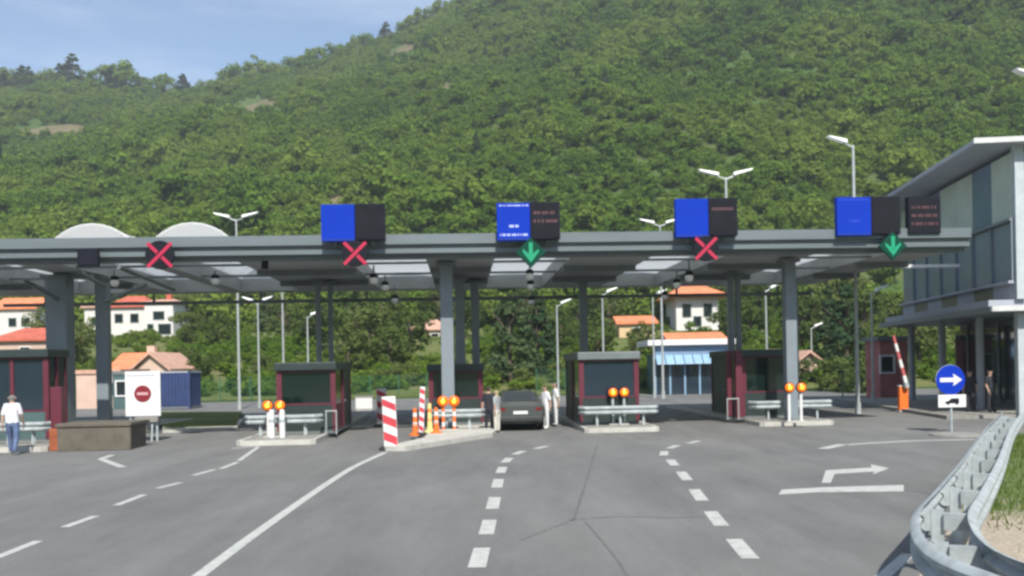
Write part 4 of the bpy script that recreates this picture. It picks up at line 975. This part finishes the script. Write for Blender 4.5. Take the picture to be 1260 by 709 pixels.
M_BEIGE = mat('beige_cloth', (.52, .50, .44), .8, 0, .12, 8); M_GREYC = mat('grey_cloth', (.28, .30, .31), .8, 0, .12, 8); M_PALE = mat('pale_cloth', (.60, .62, .62), .8, 0, .1, 8)
def gp(px, py, z=0): q = G(px, py, z); return (q.x, q.y, q.z)
person('man in white T-shirt and blue jeans walking at far left', gp(16, 560), R(8), M_TEE, M_JEAN, M_HAIRG, (.40, .26, .2), 1.84, .16, .12)
person('person in dark clothes standing beside the dark car', gp(602, 532), R(-20), M_DCL, M_DCL, M_HAIRD, h=1.68)
person('fair-haired person in light trousers next to the dark-clothed person', gp(612, 533), R(60), M_GREYC, M_BEIGE, M_HAIRB, h=1.56, longhair=True)
person('person in white top right of the dark car', gp(672, 528), R(120), M_TEE, M_PALE, M_HAIRD, h=1.66)
person('person in pale grey clothes left of the blue window booth', gp(684, 525), R(100), M_PALE, M_PALE, M_HAIRG, h=1.74)
person('dark-clothed person right behind the round blue sign', (W(1193, 450, 38.5).x, 38.5, .14), R(150), M_DCL, M_DCL, M_HAIRD, h=1.72)
person('dark-clothed person near the office corner, rightmost figure', (W(1218, 450, 37.6).x, 37.6, .14), R(200), M_DCL, M_DCL, M_HAIRD, h=1.76)

# ------------------------------------------------------------------ fences behind
def fence(px0, px1, Y, h, label, Y2=None):
    Y2 = Y2 or Y
    a = W(px0, 450, Y); c = W(px1, 450, Y2); a.z = c.z = 0; d = c - a; ln = d.length; d.normalize(); rz = math.atan2(d.y, d.x)
    z0 = min(tz(a.x, Y), tz(c.x, Y2)); t = thing('mesh_fence', label, 'fence', (a.x, a.y, z0), rz, 'green mesh fences'); n = max(2, round(ln / 2.5)); M = mat('fence_green', (.03, .12, .075), .5, 0, .15, 3)
    for k in range(n + 1): MB().box((k * ln / n, 0, h / 2), (.06, .06, h + .1)).build('post', M, t)
    for k in range(n):
        b = MB(); x0 = k * ln / n + .04; x1 = (k + 1) * ln / n - .04
        for q in np.arange(x0 + .05, x1, .10): b.box((q, 0, h / 2), (.010, .010, h - .1))
        for q in np.linspace(.1, h - .05, 6): b.box(((x0 + x1) / 2, .012, q), (x1 - x0, .012, .014))
        b.build('mesh_panel', M, t)
fence(196, 345, 72, 1.9, 'green mesh fence behind the left grass strip'); fence(1036, 1104, 58, 1.7, 'green mesh fence left of the orange barrier cabinet'); fence(660, 800, 74, 1.8, 'green mesh fence behind the car and the blue booth'); fence(420, 560, 74, 1.6, 'green mesh fence behind the delineators')
# grass strip with kerb behind the left islands
gs = [G(200, 533), G(292, 529), G(300, 519), G(200, 521)]
tag(MB().prism([(q.x, q.y, 0) for q in gs], (0, 0, .13)).build('kerb_strip', M_CONC), kind='structure')
gq = [G(203, 527, .13), G(290, 524, .13), G(298, 507, .13), G(180, 507, .13)]
tag(MB().prism([(q.x, q.y, .10) for q in gq], (0, 0, .045)).build('grass_strip', M_GRASS), kind='structure')

# ------------------------------------------------------------------ trees
def leafy(seed, rx, rz, nclump, nleaf, size, shape='round', base=.32):
    rnd = np.random.RandomState(seed); V = []; Fc = []
    cl = []
    for i in range(nclump):
        if shape == 'round':
            d = rnd.normal(size=3); d /= np.linalg.norm(d); r = rnd.uniform(.35, .95) ** .6
            c = d * r * np.array([rx, rx, rz]) * rnd.uniform(.8, 1.1); c[2] = c[2] * .95 + rz * (1 + base); cs = rnd.uniform(.25, .45) * rx
        else:
            t_ = rnd.uniform(0, 1) ** 1.3; rad = rx * (1 - t_) ** .8 * rnd.uniform(.45, 1.0) + .05; a_ = rnd.uniform(0, 6.28)
            c = np.array([math.cos(a_) * rad, math.sin(a_) * rad, rz * (base + 2 * t_) - rad * .15]); cs = rx * (.30 * (1 - t_) + .10)
        cl.append((c, cs))
    for c, cs in cl:
        for _ in range(nleaf):
            d = rnd.normal(size=3); d /= np.linalg.norm(d); p = c + d * cs * rnd.uniform(.55, 1.05) * np.array([1, 1, .75])
            nrm = d * .9 + rnd.normal(size=3) * .3 + np.array([0, 0, .4]); nrm /= np.linalg.norm(nrm)
            a = np.cross(nrm, rnd.normal(size=3)); a /= np.linalg.norm(a); b_ = np.cross(nrm, a); s1 = size * rnd.uniform(.6, 1.3); s2 = s1 * rnd.uniform(.5, .9)
            o = len(V); V += [p - a * s1, p - b_ * s2 + a * .1 * s1, p + a * s1, p + b_ * s2]; Fc += [(o, o + 1, o + 2, o + 3)]
    return V, Fc
def crown_mesh(name, mt, *a, **k):
    V, Fc = leafy(*a, **k); me = bpy.data.meshes.new(name); me.from_pydata([tuple(v) for v in V], [], Fc); me.materials.append(mt); return me
def trunk_mesh(h, r):
    b = MB(); b.tube((0, 0, -.5), (.05, .03, h * .5), r, r * .7, 8); b.tube((.05, .03, h * .5), (0, .1, h), r * .7, r * .3, 8)
    for k in range(4):
        a = k * 1.7; b.tube((.05, .03, h * (.45 + .08 * k)), (math.cos(a) * h * .28, math.sin(a) * h * .28, h * (.75 + .07 * k)), r * .4, r * .12, 6)
    me = bpy.data.meshes.new('trunk'); me.from_pydata(b.v, [], b.f); me.materials.append(M_BARK); return me
CR = [crown_mesh('crown', M_LEAF, 11 + i, 2.3 + .4 * (i % 4), 1.8 + .5 * (i % 3), 24 + 3 * (i % 3), 34, .26 + .05 * (i % 3), base=.1) for i in range(8)]
CD = [crown_mesh('crown', M_LEAFL, 31 + i, 2.2, 2.1, 30, 55, .16) for i in range(4)]
CC = [crown_mesh('crown', M_LEAFD, 51 + i, 2.1, 4.4, 80, 34, .22, 'cone', .2) for i in range(3)]
TR = trunk_mesh(3.6, .2); TC = trunk_mesh(7.5, .22)
def tree(x, y, sc, kind, label, group, cat='tree', sz=1.):
    z = tz(x, y) - .05; t = thing({'c': 'conifer_tree', 'd': 'leafy_tree', 'b': 'bush', 'r': 'skyline_tree'}[kind], label, cat, (x, y, z), random.random() * 6.28, group)
    cm = random.choice({'c': CC, 'd': CD, 'b': CD, 'r': CR}[kind]); o = bpy.data.objects.new('crown', cm); COL.objects.link(o); o.parent = t
    q = bpy.data.objects.new('trunk', TC if kind == 'c' else TR); COL.objects.link(q); q.parent = t
    if kind == 'b': o.location.z = -1.3; q.scale = (.6, .6, .5)
    t.scale = (sc, sc, sc * sz)
def treepx(px, Y, sc, kind, label, group, **k): tree(W(px, 450, Y).x, Y, sc, kind, label, group, **k)
# conifers and trees between the lanes and the hill
treepx(628, 80, 1.05, 'c', 'tall blue-green conifer behind the middle green arrow, left one', 'conifers behind the lanes'); treepx(662, 84, .85, 'c', 'shorter conifer right of the tall blue-green conifer', 'conifers behind the lanes')
LM = [(50, 'at the far left edge'), (130, 'behind the pinkish hut'), (215, 'near the white villas'), (310, 'left of the left green booth'), (410, 'above the left green booth'), (520, 'left of the middle column'), (610, 'right of the middle column'), (705, 'left of the blue window booth'), (770, 'above the blue window booth'), (860, 'around the tall orange roofed house'), (960, 'above the right green booth'), (1040, 'right of the right column'), (1300, 'left of the office')]
ORD = ['nearest', 'second nearest', 'third nearest', 'fourth nearest', 'fifth nearest', 'farthest', 'very farthest']
def zlabels(lst, what):
    zones = {}
    for i, (px, Y) in enumerate(lst): zones.setdefault(next(n for q, n in LM if px <= q), []).append((Y, i))
    o = {}
    for n, l_ in zones.items():
        l_.sort()
        for k, (_, i) in enumerate(l_): o[i] = (ORD[k] + ' ' if len(l_) > 1 else '') + what + ' ' + n
    return o
CONI = [(1020, 86), (1042, 80), (255, 138), (305, 142), (330, 135)]
cl_ = zlabels(CONI, 'dark green conifer')
for i, (px, Y) in enumerate(CONI): treepx(px, Y, random.uniform(.75, 1.0), 'c', cl_[i], 'conifers on the slope')
LEAF_ = [(430, 84, 1.0), (455, 92, 1.3), (480, 88, 1.1), (505, 96, 1.2), (440, 110, 1.5), (470, 118, 1.5), (350, 120, 1.3), (390, 108, 1.3), (95, 96, 1.0), (230, 116, 1.0), (270, 108, .9), (690, 100, .9), (710, 110, 1.1), (750, 124, 1.3), (790, 92, .9), (735, 92, .9), (905, 104, 1.3), (925, 116, 1.5), (985, 100, 1.2), (1015, 106, 1.4), (1050, 84, 1.0), (1085, 80, 1.1), (1065, 96, 1.4), (1035, 112, 1.6), (1130, 84, 1.5), (575, 120, 1.3), (540, 132, 1.3), (650, 128, 1.3), (820, 138, 1.4), (900, 136, 1.4), (60, 120, 1.2), (90, 142, 1.2), (230, 140, 1.2)]
ll_ = zlabels([q[:2] for q in LEAF_], 'leafy green tree')
for i, (px, Y, sc) in enumerate(LEAF_):
    treepx(px, Y, sc * random.uniform(.85, 1.1), 'd', ll_[i], 'leafy trees behind the canopy')
BUSH_ = [(245, 84, .7), (275, 92, .6), (228, 96, .6), (300, 80, .5), (325, 86, .6), (420, 79, .6), (500, 79, .6), (560, 82, .6), (690, 79, .55), (715, 82, .6), (770, 80, .7), (790, 77, .5), (1000, 77, .6), (1030, 70, .8), (1060, 66, .8), (1095, 64, .7), (120, 86, .7), (70, 90, .7), (205, 90, .6), (470, 78, .5), (590, 77, .6), (645, 77, .5)]
bl_ = zlabels([q[:2] for q in BUSH_], 'low green bush')
for i, (px, Y, sc) in enumerate(BUSH_):
    treepx(px, Y, sc, 'b', bl_[i], 'bushes behind the lanes', cat='bush')
# trees that stand out on the skyline
sky_lab = {38: 'leftmost dark pine on the skyline', 100: 'tallest pine on the left skyline', 234: 'pointed tree in the dip of the skyline', 484: 'pointed tree high on the skyline near the top'}
for px, sc, sz in [(38, 3.4, .46), (100, 3.9, .50), (234, 2.8, .48), (484, 2.5, .5)]:
    x = W(px, 450, YR).x; tree(x, YR - 4, sc, 'c', sky_lab[px], 'pines on the skyline', sz=sz)
SKT = (4, 14, 56, 70, 128, 145, 160, 175, 190, 212, 262, 285, 305, 325, 345, 366, 385, 402, 420, 445, 462, 505, 520, 538, 552)
ords = ['first', 'second', 'third', 'fourth', 'fifth', 'sixth', 'seventh', 'eighth', 'ninth', 'tenth', 'eleventh', 'twelfth']; cnt = {}
for px in SKT:
    z_ = next(n for q, n in ((38, 'from the left picture edge'), (100, 'right of the leftmost pine'), (234, 'right of the tallest pine'), (484, 'right of the pointed tree in the dip'), (999, 'right of the high pointed tree')) if px < q)
    cnt[z_] = cnt.get(z_, 0) + 1
    x = W(px, 450, YR).x; tree(x, YR - 3 + random.uniform(-6, 4), random.uniform(1.5, 2.1) * (1.45 if px < 225 else 1.1), 'r', ords[cnt[z_] - 1] + ' round skyline tree ' + z_, 'round trees on the skyline')

for px, sc, lb in [(8, 3.0, 'dark pine at the left picture edge on the skyline'), (22, 2.7, 'dark pine between the edge pine and the leftmost big pine'), (52, 2.6, 'dark pine just right of the leftmost big skyline pine'), (90, 2.7, 'dark pine touching the left side of the tallest skyline pine'), (152, 2.6, 'dark pine among round trees right of the tallest skyline pine')]:
    tree(W(px, 450, YR).x, YR - 9, sc, 'c', lb, 'pines on the skyline', sz=.55)
def hillpoint(px, py):
    u = (px - 630) / F; v = (450 - u * 22 - py) / F
    for Y in np.arange(140, 520, 1.0):
        if (tz(u * Y, Y) - CH) / Y >= v: return u * Y, Y
    return u * 515, 515
M_BARE = ground_mat('bare_soil', ((.09, .10, .045), (.13, .115, .065), (.18, .14, .095)), .15)
for px, py, rx, ry in ((322, 132, 15, 20), (72, 160, 22, 10), (505, 62, 12, 9), (430, 246, 6, 7), (560, 108, 12, 7)):
    cx, cy = hillpoint(px, py); b = MB(); n = 9
    for j in range(n):
        for i in range(n):
            a, c = (i / (n - 1) * 2 - 1), (j / (n - 1) * 2 - 1); k = 1 - .22 * (a * a + c * c) + .1 * math.sin(5 * a + 3 * c); x = cx + a * rx * k; y = cy + c * ry * k
            b.v.append((x, y, tz(x, y) + .5))
    b.f = [(j * n + i, j * n + i + 1, (j + 1) * n + i + 1, (j + 1) * n + i) for j in range(n - 1) for i in range(n - 1)]
    tag(b.build('bare_slope', M_BARE, smooth=True, recalc=False), kind='structure')
# the wood on the hillside: one mass, scattered with geometry nodes
def forest():
    rnd = np.random.RandomState(3); pts = []; sc = []; vi = []
    step = 3.1
    for y in np.arange(136, 560, step):
        lim0 = -.64 * y - 8; lim1 = .64 * y + 8
        for x in np.arange(lim0, lim1, step):
            xx = x + rnd.uniform(-2.1, 2.1); yy = y + rnd.uniform(-2.1, 2.1)
            u = xx / yy; dens = 1.0
            z = tz(xx, yy); py = 450 - u * 22 - F * (z - CH) / yy; px = 630 + F * u
            def hole(cx, cy, rx, ry): return math.exp(-(((px - cx) / rx) ** 2 + ((py - cy) / ry) ** 2))
            clear = 1.9 * hole(322, 136, 26, 15) + 1.9 * hole(72, 163, 44, 9) + 1.2 * hole(560, 112, 20, 8) + 1.0 * hole(430, 248, 18, 10) + 1.7 * hole(505, 66, 22, 9) + .3 * hole(60, 215, 40, 12)
            clear += .12 * max(0, math.sin(xx * .05 + 1.1 * math.sin(yy * .03)) * math.sin(yy * .062 + 1.3))
            if yy < 165: clear += .35
            if rnd.rand() > dens - clear: continue
            pts.append((xx, yy, z - .3)); s0 = .48 + .62 * rnd.rand() ** 1.5 * (1 + .25 * math.sin(xx * .021 + yy * .017)); sc.append(s0 * (1.0 if rnd.rand() < .94 else 1.6)); vi.append(rnd.randint(0, 8) if rnd.rand() < .997 else 8 + rnd.randint(0, 2))
    me = bpy.data.meshes.new('forest'); me.from_pydata(pts, [], [])
    for nm, ty, dat in (('tscale', 'FLOAT', sc), ('tkind', 'INT', vi), ('trot', 'FLOAT', (rnd.rand(len(pts)) * 6.28).tolist())):
        at = me.attributes.new(nm, ty, 'POINT'); at.data.foreach_set('value', dat)
    o = bpy.data.objects.new('hillside_wood', me); COL.objects.link(o); tag(o, 'dense green deciduous wood covering the hillside', 'wood', kind='stuff')
    kc = bpy.data.collections.new('tree_kinds')
    for i, m_ in enumerate(CR + CC[:2]):
        q = bpy.data.objects.new('kind_%02d' % i, m_); kc.objects.link(q)
    ng = bpy.data.node_groups.new('scatter_trees', 'GeometryNodeTree'); ng.interface.new_socket('Geometry', in_out='INPUT', socket_type='NodeSocketGeometry'); ng.interface.new_socket('Geometry', in_out='OUTPUT', socket_type='NodeSocketGeometry')
    N = ng.nodes.new; l = ng.links.new
    gi = N('NodeGroupInput'); go = N('NodeGroupOutput'); ip = N('GeometryNodeInstanceOnPoints'); ci = N('GeometryNodeCollectionInfo')
    ci.inputs['Collection'].default_value = kc; ci.inputs['Separate Children'].default_value = True; ci.inputs['Reset Children'].default_value = True
    def attr(nm, ty):
        a = N('GeometryNodeInputNamedAttribute'); a.data_type = ty; a.inputs['Name'].default_value = nm; return a.outputs['Attribute']
    cb = N('ShaderNodeCombineXYZ'); l(attr('trot', 'FLOAT'), cb.inputs['Z'])
    l(gi.outputs[0], ip.inputs['Points']); l(ci.outputs[0], ip.inputs['Instance']); ip.inputs['Pick Instance'].default_value = True
    l(attr('tkind', 'INT'), ip.inputs['Instance Index']); l(cb.outputs[0], ip.inputs['Rotation']); l(attr('tscale', 'FLOAT'), ip.inputs['Scale']); l(ip.outputs[0], go.inputs[0])
    md = o.modifiers.new('scatter', 'NODES'); md.node_group = ng
    pts = []; sc = []; vi = []
    while len(pts) < 3600:
        yy = 75 + 66 * rnd.rand() ** 1.3; xx = rnd.uniform(-.62, .62) * yy
        if rnd.rand() > .55 + .45 * math.sin(xx * .21 + 2 * math.sin(yy * .13)): continue
        pts.append((xx, yy, tz(xx, yy) - .12)); sc.append(.08 + .26 * rnd.rand() ** 2); vi.append(rnd.randint(0, 8))
    me = bpy.data.meshes.new('undergrowth'); me.from_pydata(pts, [], [])
    for nm, ty, dat in (('tscale', 'FLOAT', sc), ('tkind', 'INT', vi), ('trot', 'FLOAT', (rnd.rand(len(pts)) * 6.28).tolist())):
        at = me.attributes.new(nm, ty, 'POINT'); at.data.foreach_set('value', dat)
    o = bpy.data.objects.new('undergrowth', me); COL.objects.link(o); tag(o, 'low green scrub covering the slope behind the lanes', 'scrub', kind='stuff')
    md = o.modifiers.new('scatter', 'NODES'); md.node_group = ng
    print('forest trees', len(pts))
forest()

# ------------------------------------------------------------------ thin summer haze over the whole valley
hz = MB().box((20, 115, 165), (1140, 1150, 332)).build('haze', M_WHITE); tag(hz, 'thin pale haze lying over the valley', 'haze', kind='stuff')
hm = bpy.data.materials.new('haze_air'); hm.use_nodes = True; hn = hm.node_tree; hn.nodes.clear()
ho_ = hn.nodes.new('ShaderNodeOutputMaterial'); hv_ = hn.nodes.new('ShaderNodeVolumePrincipled'); hv_.inputs['Color'].default_value = (.86, .92, 1, 1); hv_.inputs['Density'].default_value = .00042; hv_.inputs['Anisotropy'].default_value = .2
hn.links.new(hv_.outputs[0], ho_.inputs['Volume']); hz.data.materials.clear(); hz.data.materials.append(hm)
S.cycles.volume_bounces = 0; S.cycles.volume_max_steps = 64
